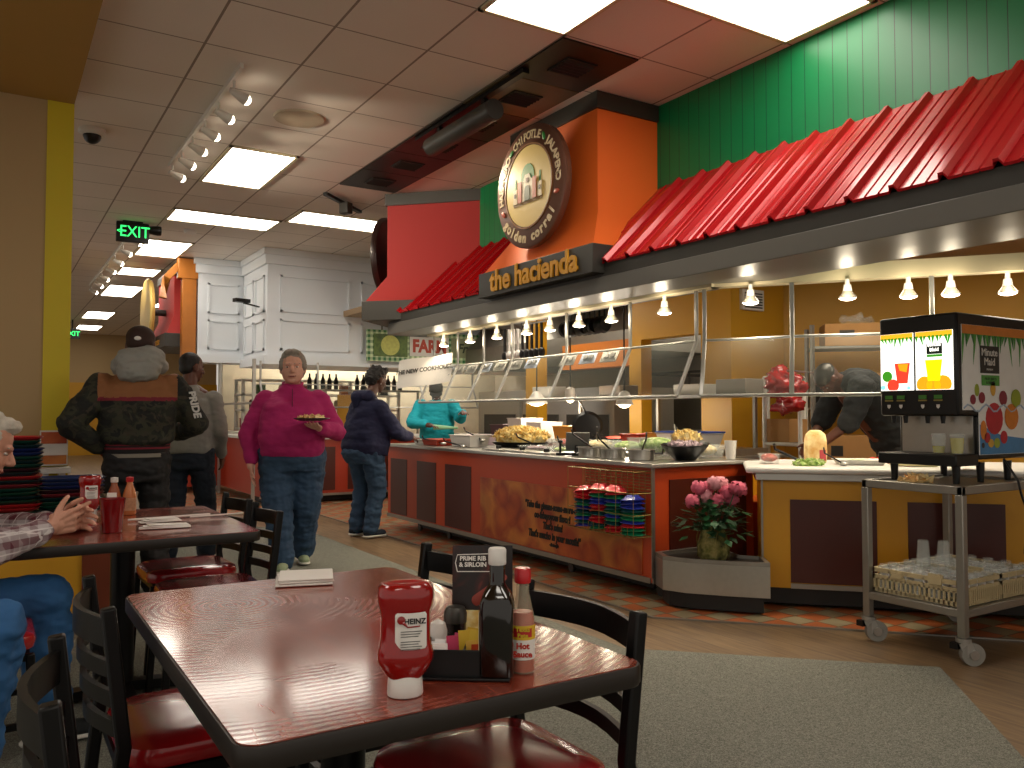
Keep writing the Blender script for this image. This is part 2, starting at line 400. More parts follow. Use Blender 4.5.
# dark round sign seen from behind on the red tower
def frame4(o, x, y): x = Vector(x).normalized(); y = Vector(y).normalized(); m = Matrix((x, y, x.cross(y))).transposed().to_4x4(); return Matrix.Translation(o) @ m
ds = wthing('round_sign', 'dark back of a round sign mounted on the red tower', 'sign', (3.5, 8.3, 2.9))
n = Vector((-u.x, -u.y, 0)); c = Vector((3.50+v.x*.55, 8.03+v.y*.55, 2.94))
F = frame4(c+n*.2, (v.x, v.y, 0), (0, 0, 1)); 
if (F.to_3x3() @ Vector((0, 0, 1))).dot(n) < 0: F = frame4(c+n*.2, (-v.x, -v.y, 0), (0, 0, 1))
B().lathe([(.001, -.03), (.44, -.03), (.46, 0), (.46, .03), (.001, .035)], seg=40, M4=F).build('disc', plain('dark sign back', '2a1512', .35, coat=.4), ds)
B().cyl(c, c+n*.2, .06).build('bracket', 'charcoal', ds)
# round crest of the orange tower
cr = wthing('round_sign', 'round crest sign with cream centre reading habanero chipotle jalapeno', 'sign', (3.45, 5.16, 2.46))
F = frame4((3.42, 5.17, 2.925), (0, -1, 0), (0, 0, 1))
M['crest_brown'] = plain('crest brown', '6a4636', .35, 0, .15, 3); M['crest_cream'] = plain('crest cream', 'e2c36e', .4, 0, .08, 2)
B().lathe([(.001, -.05), (.45, -.05), (.465, -.03), (.465, .01), (.45, .022), (.001, .022)], seg=56, M4=F).build('disc', 'crest_brown', cr, smooth=False)
B().lathe([(.001, .015), (.305, .015), (.305, .03), (.001, .03)], seg=56, M4=F).build('centre_panel', 'crest_cream', cr)
B().lathe([(.31, .02), (.322, .02), (.322, .034), (.31, .034), (.31, .02)], seg=56, M4=F, cap=False).build('rim_line', plain('rim gold', '8a5a2a', .4), cr)
B().box((3.47, 5.05, 2.8), (3.64, 5.29, 3.05)).build('bracket', 'charcoal', cr)
M['letter_cream'] = plain('cream letters', 'd9c39a', .5); M['leaf_green'] = plain('leaf green', '2f8a3a', .5); M['pink_paint'] = plain('pink paint', 'c2573f', .5)
def arc_text(body, a0, a1, r, size, parent, mat, top=True, bold=.002):
    chars = list(body); n = len(chars)
    for i, ch in enumerate(chars):
        if ch == ' ': continue
        a = math.radians(a0+(a1-a0)*i/max(1, n-1))
        p = F @ Vector((r*math.sin(a), r*math.cos(a), .024))
        up = (F.to_3x3() @ Vector((math.sin(a), math.cos(a), 0))) * (1 if top else -1)
        rt = (F.to_3x3() @ Vector((math.cos(a), -math.sin(a), 0))) * (1 if top else -1)
        text('letter', ch, size, p, rt, up, mat, parent, ext=.003, bold=bold)
arc_text('HABANERO', -98, -48, .383, .085, cr, 'letter_cream')
arc_text('CHIPOTLE', -28, 22, .383, .085, cr, 'letter_cream')
arc_text('JALAPENO', 42, 92, .383, .085, cr, 'letter_cream')
arc_text('golden corral', 232, 128, .39, .105, cr, 'letter_cream', top=False, bold=.004)
for i, (a, m) in enumerate(((-38, 'leaf_green'), (32, 'leaf_green'), (-113, 'pink_paint'), (108, 'pink_paint'))):
    a = math.radians(a); p = F @ Vector((.385*math.sin(a), .385*math.cos(a), .026)); B().ell(p, (.008, .018, .034), M4=Matrix.Rotation(-a+.3, 3, 'X')).build('pepper', m, cr)
# little hacienda drawing: white gable between red pillars with green tree
def flat(poly, z, h, mat, name): B().prism(poly, z, z+h, F).build(name, mat, cr)
flat([(-.19, -.13), (.19, -.13), (.2, -.105), (-.2, -.105)], .03, .004, plain('crest ground', '8a6a3c', .6), 'ground_line')
flat([(-.13+.1*math.cos(t)*.9+.13, .07+.10*math.sin(t)) for t in [i*PI/8 for i in range(16)]], .03, .003, 'leaf_green', 'tree_crown')
flat([(-.1, -.11), (.1, -.11), (.1, .03), (.05, .05), (.03, .09), (-.03, .09), (-.05, .05), (-.1, .03)], .033, .004, plain('crest wall', 'e9dcc0', .5), 'gate_wall')
for s in (-1, 1):
    flat([(s*.1-.024, -.11), (s*.1+.024, -.11), (s*.1+.024, .05), (s*.1-.024, .05)], .037, .004, 'pink_paint', 'gate_pillar')
    flat([(s*.165-.028, -.11), (s*.165+.028, -.11), (s*.165+.028, -.0), (s*.165-.028, -.0)], .033, .004, plain('crest house', 'dccaa4', .5), 'side_house')
    flat([(s*.165-.012, -.05), (s*.165+.012, -.05), (s*.165+.01, .08), (s*.165-.01, .08)], .03, .003, 'leaf_green', 'cypress')
    flat([(s*.165-.01, -.06), (s*.165+.01, -.06), (s*.165+.01, -.03), (s*.165-.01, -.03)], .038, .002, plain('crest dark', '3a2f28', .5), 'small_window')
flat([(-.035, -.11), (.035, -.11), (.035, -.03), (.02, 0), (-.02, 0), (-.035, -.03)], .038, .003, plain('crest door', '4c5a4a', .5), 'arched_door')
flat([(-.012, .03), (.012, .03), (.012, .06), (-.012, .06)], .038, .003, plain('crest bell', '6a3a2a', .5), 'bell_window')

# white panelled bulkhead over the back station
def white_block(name, x0, x1, y0, y1, z0, fronts, sides):
    b = B(); b.box((x0, y0, z0), (x1, y1, CZ-.002)); b.box((x0-.05, y0-.05, z0-.02), (x1, y1, z0+.1)); b.box((x0-.04, y0-.04, CZ-.22), (x1, y1, CZ-.003))
    b.box((x0-.07, y0-.07, CZ-.09), (x1, y1, CZ-.004))
    w = .022
    for a, c in fronts:      # raised stiles leave recessed panels on the face towards the tables
        for z_a, z_b in ((z0+.18, z0+.62), (z0+.72, CZ-.36)):
            for q in ((a, z_a, c, z_a+.03), (a, z_b-.03, c, z_b), (a, z_a, a+.03, z_b), (c-.03, z_a, c, z_b)):
                b.box((q[0], y0-w, q[1]), (q[2], y0, q[3]))
    for a, c in sides:
        for z_a, z_b in ((z0+.18, z0+.62), (z0+.72, CZ-.36)):
            for q in ((a, z_a, c, z_a+.03), (a, z_b-.03, c, z_b), (a, z_a, a+.03, z_b), (c-.03, z_a, c, z_b)):
                b.box((x0-w, q[0], q[1]), (x0, q[2], q[3]))
    return struct(b, name, 'white_panel')
white_block('wall_white_bulkhead', 3.24, 9.0, 11.55, 12.84, 1.92, [(3.42, 4.45), (4.62, 5.65), (5.8, 6.8)], [(11.68, 12.15), (12.25, 12.72)])
white_block('wall_white_bulkhead_inner', 2.58, 9.0, 12.85, 13.3, 1.99, [(2.72, 3.18)], [])

# kitchen shell
struct(B().box((4.325, -2.3, 2.6), (10.5, 7.28, 2.68)), 'ceiling_kitchen', 'kitchen_ceiling')
struct(B().box((4.33, 7.3, 2.62), (10.5, 11.5, 2.7)), 'ceiling_kitchen_far', 'kitchen_ceiling')
b = B(); b.box((6.0, 5.66, 0), (6.15, 6.0, 2.6)); b.box((6.0, 6.9, 0), (6.15, 7.1, 2.6)); b.box((6.0, 6.0, 2.02), (6.15, 6.9, 2.6)); struct(b, 'wall_kitchen_partition', 'kitchen_yellow')
struct(B().box((6.0, 5.60, 0), (6.75, 5.66, 2.6)), 'wall_kitchen_side', 'kitchen_yellow')
struct(B().prism([(6.75, 5.66), (9.9, 2.0), (10.0, 2.1), (6.8, 5.75)], 0, 2.6), 'wall_kitchen_back', 'kitchen_yellow')
struct(B().box((8.4, 5.75, 0), (8.5, 14, 2.62)), 'wall_kitchen_rear', plain('grey kitchen wall', '8b8478', .4, .2))
struct(B().box((3.3, 14.4, 0), (10.5, 14.5, CZ)), 'wall_station_rear', plain('cream kitchen wall', 'd6cdb8', .5))
struct(B().box((6.02, 7.1, 1.75), (6.2, 8.4, 2.05)), 'trim_2', 'kitchen_orange')
b = B(); b.box((3.95, 3.85, 2.04), (4.05, 8.0, 2.075)); struct(b, 'trim_lamp_header', 'cream')
b = B(); b.bar([(4.0, 3.9, 2.09), (5.35, 2.05, 2.09), (6.6, .3, 2.09)], .1, .1); struct(b, 'trim_lamp_header_angled', 'cream')

# ------------------------------------------------------------------ ceiling fittings
def panel_light(x0, x1, y0, y1, label, grp='fluorescent ceiling panels', z=CZ, mat='lit'):
    t = thing('ceiling_light', label, 'light', ((x0+x1)/2, (y0+y1)/2, z), 0, grp); w, d = (x1-x0)/2, (y1-y0)/2
    b = B(); 
    for q in ((-w, -d, w, -d+.03), (-w, d-.03, w, d), (-w, -d, -w+.03, d), (w-.03, -d, w, d)): b.box((q[0], q[1], -.014), (q[2], q[3], .0))
    b.build('frame', 'cream', t)
    B().box((-w+.03, -d+.03, -.008), (w-.03, d-.03, -.002)).build('diffuser', mat, t)
panel_light(2.92, 4.14, 2.76, 3.40, 'large lit ceiling panel beside the green wall at upper right')
panel_light(2.31, 2.92, 2.76, 4.04, 'lit ceiling panel cut by the top edge, left of the dark vents')
panel_light(1.70, 2.31, 7.25, 8.53, 'lit ceiling panel right beside the row of track spotlights')
panel_light(1.70, 2.92, 9.81, 10.45, 'wide lit ceiling panel beyond the track spotlights')
panel_light(2.95, 4.17, 9.17, 9.81, 'wide lit ceiling panel left of the red tower')
panel_light(1.70, 2.31, 11.74, 13.02, 'lit ceiling panel right behind the green exit sign')
panel_light(1.70, 2.31, 14.2, 15.0, 'narrow lit ceiling panel over the far aisle beside the red station')
panel_light(1.75, 2.36, 16.3, 17.9, 'lit ceiling panel above the brown cap of the man')
panel_light(1.80, 2.41, 20.8, 22.4, 'second farthest lit ceiling panel over the far aisle')
panel_light(2.9, 4.1, 18.6, 19.3, 'far lit ceiling panel right above the brown cap')
panel_light(1.9, 2.5, 24.2, 25.6, 'farthest lit ceiling panel at the end of the aisle')
panel_light(-.13, .48, 19.5, 21.0, 'far lit ceiling panel close to the yellow column')
for i, (x0, x1, y0, y1) in enumerate(((-2.4, -1.2, 1.4, 2.6), (.6, 1.8, -1.8, -.6), (2.92, 4.14, .2, .84), (-1.6, -.4, -1.9, -1.3))):  # the third, unseen, is added to brighten the dispenser side
    if i in (0, 3): panel_light(x0, x1, y0, y1, 'unseen lit ceiling panel out of view', z=3.398)
    else: panel_light(x0, x1, y0, y1, 'unseen lit ceiling panel out of view')
for i, (x0, x1, y0, y1) in enumerate(((6.2, 7.4, 2.3, 2.9), (5.0, 6.2, 3.6, 4.2), (5.0, 5.6, 7.5, 8.7), (7.0, 8.2, 6.6, 7.2), (5.3, 6.5, 9.6, 10.2))):
    panel_light(x0, x1, y0, y1, ['lit kitchen ceiling strip at the right edge', 'lit kitchen panel hidden over the yellow station', 'bright kitchen light over the far serving line', 'kitchen light seen through the doorway', 'bright kitchen light behind the farm sign'][i], 'kitchen ceiling lights', 2.6 if y1 < 7.28 else 2.62, 'lit_kitchen')
panel_light(4.2, 7.4, 12.9+.6, 14.2, 'lit strip over the back station under white panelling', 'kitchen ceiling lights', 2.9, 'lit_kitchen')

M['vent_dark'] = plain('sooty vent', '1d1611', .45, .2, .6, 3); M['vent_lit'] = plain('stained vent in lit tone', '5a4c30', .5, .1, .6, 3)  # light falling on one vent is put into its lighter brown
vl = ['sooty black ceiling vent nearest the viewer', 'stained ceiling vent coloured brown as if lit, above the black tube lamp', 'black ceiling vent beside the middle of the tube lamp', 'black ceiling vent just past the tube lamp', 'black ceiling vent second from the far end', 'black ceiling vent at the far end of the dark row']
for i in range(6):
    y = 4.06+.641*i
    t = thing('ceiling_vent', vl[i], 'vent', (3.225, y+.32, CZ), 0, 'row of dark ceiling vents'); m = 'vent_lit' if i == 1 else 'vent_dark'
    b = B(); b.box((-.3, -.315, -.012), (.3, .315, 0)); b.build('plate', m, t)
    b = B(); 
    for k in range(5): b.cbox((0, -.08+.04*k, -.024), (.22, .012, .016), rx=.5)
    b.box((-.12, -.12, -.02), (.12, .12, -.0121)); b.build('grille', 'matte_black', t)
# black half-round tube lamp beside the vents
t = wthing('tube_lamp', 'black tube lamp hanging along the dark vents', 'lamp', (2.95, 5.2, 3.5))
B().cyl((2.97, 4.95, 3.36), (2.97, 5.95, 3.36), .075, seg=24).build('tube', 'charcoal', t, bevel=.006)
B().bar([(2.97, 4.55, 3.49), (2.97, 6.2, 3.49)], .05, .03).bar([(2.97, 5.1, 3.49), (2.97, 5.1, 3.42)], .05, .03).bar([(2.97, 5.8, 3.49), (2.97, 5.8, 3.42)], .05, .03).build('mounting_rail', 'black_metal', t)
t = wthing('tube_lamp', 'small black lamp on a ceiling rail left of the red tower', 'lamp', (3.2, 8.5, 3.5))
B().bar([(2.9, 8.25, 3.49), (3.5, 8.8, 3.49)], .05, .03).build('mounting_rail', 'black_metal', t)
B().cbox((3.2, 8.45, 3.42), (.09, .12, .12), rz=.5).build('lamp_box', 'charcoal', t, bevel=.01)
L = bpy.data.lights.new('tube_spot', 'SPOT'); L.energy = 60; L.color = (1, .84, .6); L.spot_size = 1.3; L.spot_blend = .7; L.shadow_soft_size = .06
o = bpy.data.objects.new('tube_spot', L); C.objects.link(o); o.location = (3.22, 6.12, 3.26); o.rotation_euler = (Vector((3.6, 5.0, 2.8))-Vector((3.22, 6.12, 3.26))).to_track_quat('-Z', 'Y').to_euler()
# ceiling speaker, camera dome, detectors
t = thing('ceiling_speaker', 'round cream speaker in the ceiling left of the dark vents', 'speaker', (2.0, 6.3, CZ))
B().lathe([(.001, -.012), (.15, -.014), (.19, -.012), (.2, -.002), (.2, 0)], seg=36).build('grille', plain('speaker cream', 'b3a48e', .6), t)
t = thing('security_camera', 'dark dome camera on the ceiling beside the yellow column', 'camera', (.66, 7.45, CZ))
B().lathe([(.001, 0), (.1, 0), (.105, -.03), (.08, -.05), (.001, -.05)], seg=24).build('housing', 'white_plastic', t)
B().ell((0, 0, -.05), (.07, .07, .07)).build('dome', 'black_plastic', t)
t = thing('smoke_detector', 'white smoke detector on the ceiling beyond the track lights', 'detector', (2.09, 10.93, CZ))
B().lathe([(.001, 0), (.08, 0), (.08, -.02), (.06, -.045), (.001, -.05)], seg=20).build('body', 'white_plastic', t)
# track lights
M['bulb'] = emit('lit reflector bulb', 'fff0d6', 14); M['bulb_soft'] = emit('lit warm bulb', 'ffe9c4', 9)
def track(x, y0, y1, n, label, aim, power=16, grp='track'):
    t = wthing('track_light', label, 'light', (x, (y0+y1)/2, CZ))
    B().box((x-.012, y0, CZ-.035), (x+.012, y1, CZ-.0)).build('track_rail', 'white_metal', t)
    for i in range(n):
        y = y0+.2+(y1-y0-.35)*i/(n-1); d = Vector(aim).normalized()
        h = B().cyl((x, y, CZ-.05), (x, y, CZ-.1), .009).cyl(Vector((x, y, CZ-.13))-d*.03, Vector((x, y, CZ-.13))+d*.09, .018, .042).build('spot_head', 'white_metal', t)
        e = Vector((x, y, CZ-.13))+d*.092
        B().ell(e, .036, seg=10).build('bulb', 'bulb', h)
        L = bpy.data.lights.new('spot', 'SPOT'); L.energy = power; L.color = (1, .86, .66); L.spot_size = 1.4; L.spot_blend = .6; L.shadow_soft_size = .04
        o = bpy.data.objects.new('spot', L); C.objects.link(o); o.location = e+d*.06; o.rotation_euler = d.to_track_quat('-Z', 'Y').to_euler()
track(1.36, 5.5, 8.1, 6, 'white ceiling track with six lit spotlights', (.85, .25, -.25), 26)
track(1.47, 11.1, 16.5, 7, 'far white ceiling track of glowing spotlights behind exit sign', (.8, .2, -.3), 12)
# exit sign
t = wthing('exit_sign', 'black hanging exit sign with green letters and a lamp head', 'sign', (1.41, 10.8, 3.5))
M['exit_green'] = emit('lit green letters', '2fe06a', 2.2)
B().box((1.23, 10.78, 3.265), (1.59, 10.84, 3.505)).build('housing', 'black_plastic', t, bevel=.006)
text('lettering', 'EXIT', .19, (1.43, 10.777, 3.385), (1, 0, 0), (0, 0, 1), 'exit_green', t, bold=.0, sx=.86)
text('arrow', '<', .11, (1.262, 10.777, 3.385), (1, 0, 0), (0, 0, 1), 'exit_green', t)
B().box((1.3, 10.78, 3.505), (1.52, 10.9, CZ)).build('bracket', 'black_plastic', t)
B().cyl((1.59, 10.82, 3.44), (1.69, 10.82, 3.44), .045, .06).cyl((1.69, 10.82, 3.44), (1.73, 10.82, 3.44), .06, .055).build('emergency_lamp', 'black_plastic', t)
t = wthing('exit_sign', 'tiny far green exit sign beyond the yellow column', 'sign', (2.0, 24, 3.4))
B().box((1.5, 23.0, 3.05), (1.85, 23.06, 3.3)).cyl((1.68, 23.03, 3.3), (1.68, 23.03, CZ), .02).build('housing', 'black_plastic', t)
text('lettering', 'EXIT', .16, (1.68, 22.99, 3.17), (1, 0, 0), (0, 0, 1), 'exit_green', t, bold=.003)
# lamps hanging over the counters
M['lamp_shell'] = plain('silver reflector shell', 'c9c3b6', .25, .6)
def hang_lamp(x, y, label):
    t = wthing('pendant_lamp', label, 'lamp', (x, y, 2.04), 'reflector lamps over the buffet')
    B().cyl((x, y, 2.04), (x, y, 2.0), .014).cyl((x, y, 2.005), (x, y, 1.965), .022, .028).build('socket', 'white_metal', t)
    B().lathe([(.024, .0), (.03, -.01), (.055, -.045), (.052, -.05), (.02, -.02)], (x, y, 1.97), 18).build('reflector', 'lamp_shell', t)
    B().ell((x, y, 1.925), (.05, .05, .018)).build('bulb', 'bulb', t)
    L = bpy.data.lights.new('lamp', 'SPOT'); L.energy = 22; L.color = (1, .85, .62); L.spot_size = 2.2; L.spot_blend = .5; L.shadow_soft_size = .05
    o = bpy.data.objects.new('lamp', L); C.objects.link(o); o.location = (x, y, 1.89)
    L = bpy.data.lights.new('lamp_up', 'POINT'); L.energy = 2; L.color = (1, .85, .62); L.shadow_soft_size = .04
    o = bpy.data.objects.new('lamp_up', L); C.objects.link(o); o.location = (x-.09, y-.06, 1.95)
lab = ['above the yellow partition, right of the doorway post', 'over the plate basket end of the counter', 'right of the hanging ladles', 'below the last letter of the hacienda board', 'in front of the hanging pans', 'left of the hanging pans', 'over the middle of the orange counter', 'over the far part of the orange counter', 'nearest the red tower']
for i, y in enumerate((4.35, 4.94, 5.35, 5.76, 6.12, 6.63, 7.14, 7.7)): hang_lamp(4.0, y, 'lit reflector lamp hanging '+lab[i])
lab = ['just right of the near guard post over the orange counter', 'over the bread bag on the yellow counter', 'above the left of the drinks dispenser', 'above the middle of the drinks dispenser', 'at the right edge above the drinks dispenser']
for i, (x, y) in enumerate(((4.09, 3.65), (4.43, 3.19), (4.68, 2.95), (4.82, 2.77), (5.03, 2.55))): hang_lamp(x, y, 'lit reflector lamp hanging '+lab[i])
# ================================================================== BUFFET
# --- orange counter
ct = wthing('buffet_counter', 'long orange buffet counter with maroon panels and a poster under steel top', 'counter', (4.1, 6, 0))
XF = 3.65
b = B(); b.box((XF, 4.10, .12), (4.60, 8.32, .86)); b.build('body', 'orange_counter', ct)
b = B(); b.box((XF-.035, 4.06, .862), (4.64, 8.34, .892)); b.build('worktop', 'steel', ct, bevel=.006)
B().box((XF-.012, 4.11, .115), (XF, 8.32, .15)).box((XF, 4.088, .115), (4.6, 4.10, .15)).build('steel_kick_rail', 'steel_dull', ct)
B().box((XF-.008, 4.092, .15), (XF+.02, 4.098, .86)).build('corner_strip', 'steel_dull', ct)
for y1, y0 in ((8.244, 7.840), (7.602, 7.181), (6.993, 6.491)):
    B().box((XF-.004, y0, .16), (XF+.005, y1, .74)).build('side_panel', 'maroon', ct)
B().box((3.80, 4.092, .20), (4.52, 4.101, .78)).build('side_panel', 'maroon', ct)
def mat_poster():
    k = N('salsa poster'); g = k.n('ShaderNodeNewGeometry').outputs[0]
    v = k.n('ShaderNodeTexVoronoi'); v.inputs['Scale'].default_value = 4.2; k.l(g, v.inputs[0])
    n = k.noise(3.2, 4, g, dist=1.2)
    c = k.mix(.55, k.ramp(n, [(.3, '6f2812'), (.48, 'a9481c'), (.62, 'c8702a'), (.75, '7d5a22')]), k.ramp(v.outputs[0], [(.1, 'c25a22'), (.45, '8f2f18'), (.7, 'd08a3a')]))
    k.color(c); k.p['Roughness'].default_value = .3; return k.m
M['poster'] = mat_poster()
py1, py0 = 6.321, 4.192
po = B().box((XF-.006, py0, .16), (XF+.004, py1, .66)).build('poster_panel', 'poster', ct)
po['label'] = 'orange and brown poster of salsa with black handwriting'
yc = (5.612+4.838)/2-.02
for i, (s, z, sz) in enumerate((('"Take the gimme-some-more-of-', .50, .075), ('oo-fabuyoyous flavor!', .425, .075), ("That's salsa!", .35, .075), ("That's mucho in your mouth!\"", .275, .078), ('- Fiesta style', .215, .032))):
    text('lettering', s, sz, (XF-.009, yc+.03-.01*i, z), (0, -1, 0), (0, 0, 1), 'matte_black', po, bold=.003, shear=.15, sx=.72)
for y in (4.2, 5.2, 6.2, 7.2, 7.85):
    for x in (3.8, 4.5):
        c = B().cyl((x, y, .115), (x, y, .06), .018).cyl((x-.012, y-.02, .035), (x+.012, y-.02, .035), .033).build('caster', 'dark_steel', ct)
B().box((3.80, 4.25, .04), (4.5, 7.85, .119)).build('underframe', 'matte_black', ct)
# wells let into the steel top
for i in range(7):
    y = 4.55+.45*i
    if 6.3 < y < 6.95: continue
    B().box((3.86, y-.19, .886), (4.42, y+.19, .894)).build('well_cover', 'dark_steel' if i % 2 else 'steel_dull', ct)

# --- sneeze guards
def guard(t, posts, nrm, zt=2.04, zk=1.70, zf=1.33, off=.18, back=True):
    n = Vector((nrm[0], nrm[1], 0)).normalized()
    K = [Vector((x, y, zk)) for x, y in posts]; Fo = [k+n*off+Vector((0, 0, zf-zk)) for k in K]
    for k, f in zip(K, Fo):
        B().bar([(k.x, k.y, zt), k, f], .028, .016, up=n).build('post', 'pipe', t, bevel=.004)
    B().tube(K, .009).build('upper_rail', 'pipe', t); B().tube(Fo, .011).build('front_rail', 'pipe', t)
    for a, b_, c, d in zip(K, K[1:], Fo[1:], Fo):
        q = B(); m = [p+(n*.006) for p in (a, b_, c, d)]; e = Vector((0, 0, .006))
        vs = [q.v(p) for p in m]+[q.v(p+n*.006+e) for p in m]
        for f in ((3,2,1,0),(4,5,6,7),(0,1,5,4),(1,2,6,5),(2,3,7,6),(3,0,4,7)): q.f([vs[i] for i in f])
        q.build('glass_pane', 'glass', t)
    return K, Fo
g1 = wthing('sneeze_guard', 'slanted glass guard on bent metal posts above the orange counter', 'guard', (3.95, 6, 1.3))
guard(g1, [(4.0, y) for y in (4.04, 4.72, 5.52, 6.36, 6.87, 7.39, 7.92)], (-1, 0))
g2 = wthing('sneeze_guard', 'slanted glass guard on bent metal posts above the yellow counter', 'guard', (4.25, 3.4, 1.3))
guard(g2, [(4.005, 3.97), (4.25, 3.46), (4.74, 2.84), (5.4, 2.0)], (-.8, -.6))
# order cards clipped on the upper rail
for i in range(11):
    y = 5.0+.27*i
    if i == 3: continue
    t = wthing('menu_card', ['small white card', 'pale blue card', 'small grey card'][i % 3]+' clipped behind the guard rail, number %s from the tower end' % ['one', 'two', 'three', 'four', 'five', 'six', 'seven', 'eight', 'nine', 'ten', 'eleven'][i], 'card', (4.05, y, 1.6), 'cards along the guard rail')
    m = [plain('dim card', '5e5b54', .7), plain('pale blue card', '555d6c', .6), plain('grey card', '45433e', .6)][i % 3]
    B().cbox((4.03, y, 1.655), (.004, .2, .1), ry=.5).cbox((4.008, y, 1.70), (.012, .03, .02), ry=.5).build('card', m, t)
    B().cbox((4.026, y+.03, 1.665), (.005, .05, .04), ry=.5).cbox((4.026, y-.04, 1.665), (.005, .05, .04), ry=.5).build('picture', 'dark_steel', t)

# --- yellow angled counter
yt = wthing('buffet_counter', 'mustard yellow counter with maroon panels and white cutting-board top', 'counter', (4.8, 3, 0))
d = Vector((.69, -.724, 0)).normalized(); nn = Vector((-d.y*-1, 0, 0)); nrm = Vector((d.y, -d.x, 0)); A0 = Vector((4.13, 3.61, 0))
def YC(s, dep, z): return A0+d*s-nrm*dep+Vector((0, 0, z))     # along, into the counter, height
def ybox(b, s0, s1, d0, d1, z0, z1):
    M4 = Matrix((( d.x, -nrm.x, 0, A0.x), (d.y, -nrm.y, 0, A0.y), (0, 0, 1, 0), (0, 0, 0, 1)))
    return b.box((s0, d0, z0), (s1, d1, z1), M4)
ybox(B(), 0, 2.3, 0, .8, .13, .80).build('body', 'mustard', yt)
ybox(B(), .0, 2.3, .02, .75, .03, .13).build('plinth', 'matte_black', yt)
ybox(B(), -.04, 2.32, -.05, .85, .80, .845).build('steel_edge', 'steel', yt, bevel=.004)
ybox(B(), -.10, 2.32, -.12, .85, .847, .885).build('cutting_board_top', 'white_plastic', yt, bevel=.015)
for a, c in ((0.168, 0.670), (0.845, 1.374)):
    ybox(B(), a, c, -.006, .004, .165, .68).build('side_panel', 'maroon', yt)
    ybox(B(), a, c, -.012, .004, .13, .16).build('steel_kick_rail', 'steel_dull', yt)
ybox(B(), -.006, .006, -.008, .01, .13, .80).build('corner_strip', 'steel_dull', yt)
# orange box filling the gap between the counters, and its yellow end wall
t = wthing('waste_cabinet', 'orange cabinet with swing flap between orange and yellow counters', 'cabinet', (4.9, 4.3, 0))
B().box((4.68, 3.98, .0), (5.15, 4.5, .58)).build('body', 'orange_counter', t, bevel=.01)
B().cbox((4.85, 3.965, .45), (.28, .02, .05)).build('flap_handle', 'steel', t)
t = wthing('end_panel', 'mustard upright panel between the two counters', 'panel', (5.2, 4.6, 0))
B().box((4.72, 4.55, 0), (5.5, 4.62, .86)).build('board', 'mustard', t)
B().box((4.70, 4.53, .86), (5.5, 4.64, .88)).build('steel_cap', 'steel', t)
# --- stainless planter tray in the corner
t = wthing('corner_planter', 'faceted stainless steel tray with flower pot between the counters', 'planter', (3.9, 3.8, 0))
fp = [(3.655, 4.075), (3.585, 3.93), (3.64, 3.78), (3.80, 3.57), (3.955, 3.40), (4.10, 3.575), (4.02, 3.70), (4.10, 3.9), (4.3, 4.075)]
b = B(); b.prism(fp, .115, .30); b.build('tray_body', 'steel', t)
cx_, cy_ = sum(p[0] for p in fp)/9, sum(p[1] for p in fp)/9
inn = [(cx_+(x-cx_)*.9, cy_+(y-cy_)*.9) for x, y in fp]
b = B(); 
for i in range(9):
    j = (i+1) % 9; b.prism([fp[i], fp[j], inn[j], inn[i]], .30, .325)
b.build('raised_rim', 'steel_dull', t)
B().prism(inn, .301, .305).build('tray_floor', 'dark_steel', t)
B().prism([(cx_+(x-cx_)*.88, cy_+(y-cy_)*.88) for x, y in fp], .02, .114).build('recessed_base', 'matte_black', t)
# flower pot
fl = thing('potted_flowers', 'pink carnations in a moss-wrapped pot on the steel tray', 'flowers', (3.83, 3.74, .306))
def mat_moss():
    k = N('moss wrap'); k.color(k.ramp(k.noise(22, 4), [(.3, '2f2f18'), (.5, '6b6a35'), (.7, '9a8f5a')])); k.p['Roughness'].default_value = .9; k.bump(k.noise(50), .8, .01); return k.m
M['moss'] = mat_moss(); M['leaf'] = plain('leaf green dark', '23552e', .45, 0, .4, 10); M['leaf_dark'] = plain('deep green leaf', '153a1e', .5, 0, .3, 10)
M['petal'] = plain('pink petals', 'd9657f', .7, 0, .25, 25); M['petal_light'] = plain('pale pink petals', 'e59aa5', .7, 0, .2, 25)
B().lathe([(.001, 0), (.075, 0), (.095, .04), (.1, .09), (.08, .15), (.07, .19), (.001, .19)], seg=20).build('pot', 'moss', fl)
b = B()
for i in range(60):
    a = random.uniform(0, 2*PI); r = random.uniform(.05, .1); h = random.uniform(.1, .24); b.tube([(r*math.cos(a), r*math.sin(a), .02), (r*1.05*math.cos(a), r*1.05*math.sin(a), h*.6), (r*.8*math.cos(a+.3), r*.8*math.sin(a+.3), h)], .003, 4)
b.build('grass_wrap', 'moss', fl)
rx = Vector((.8467, -.532, 0)); fx = Vector((.532, .8467, 0)); up = Vector((0, 0, 1))
blooms = [(-.14, .31+.06, 'petal'), (-.10, .45, 'petal'), (-.03, .44, 'petal'), (.02, .37, 'petal'), (.08, .42, 'petal'), (.13, .45, 'petal'), (.17, .44, 'petal'), (.12, .37, 'petal'), (.0, .48, 'petal_light'), (-.05, .40, 'petal_light'), (.06, .47, 'petal_light')]
for k, (u_, h, m) in enumerate(blooms):
    c = rx*u_+fx*random.uniform(-.07, .04)+up*h; b = B()
    for i in range(120):
        dv = Vector((random.gauss(0, 1), random.gauss(0, 1), random.gauss(0, 1))).normalized(); uu, ww, _ = basis(dv); s = random.uniform(.009, .016)
        o = c+dv*random.uniform(.024, .042); vs = [b.v(o+uu*s*math.cos(q)+ww*s*math.sin(q)+dv*(.007 if j % 2 else -.006)) for j, q in enumerate([x*PI/3 for x in range(6)])]; f = b.f(vs)
    b.ell(c, .021); st = b.build('bloom', m, fl)
    B().tube([c, Vector((c.x*.3, c.y*.3, .18))], .004, 5).build('stem', 'leaf', fl)
b = B(); b2 = B()
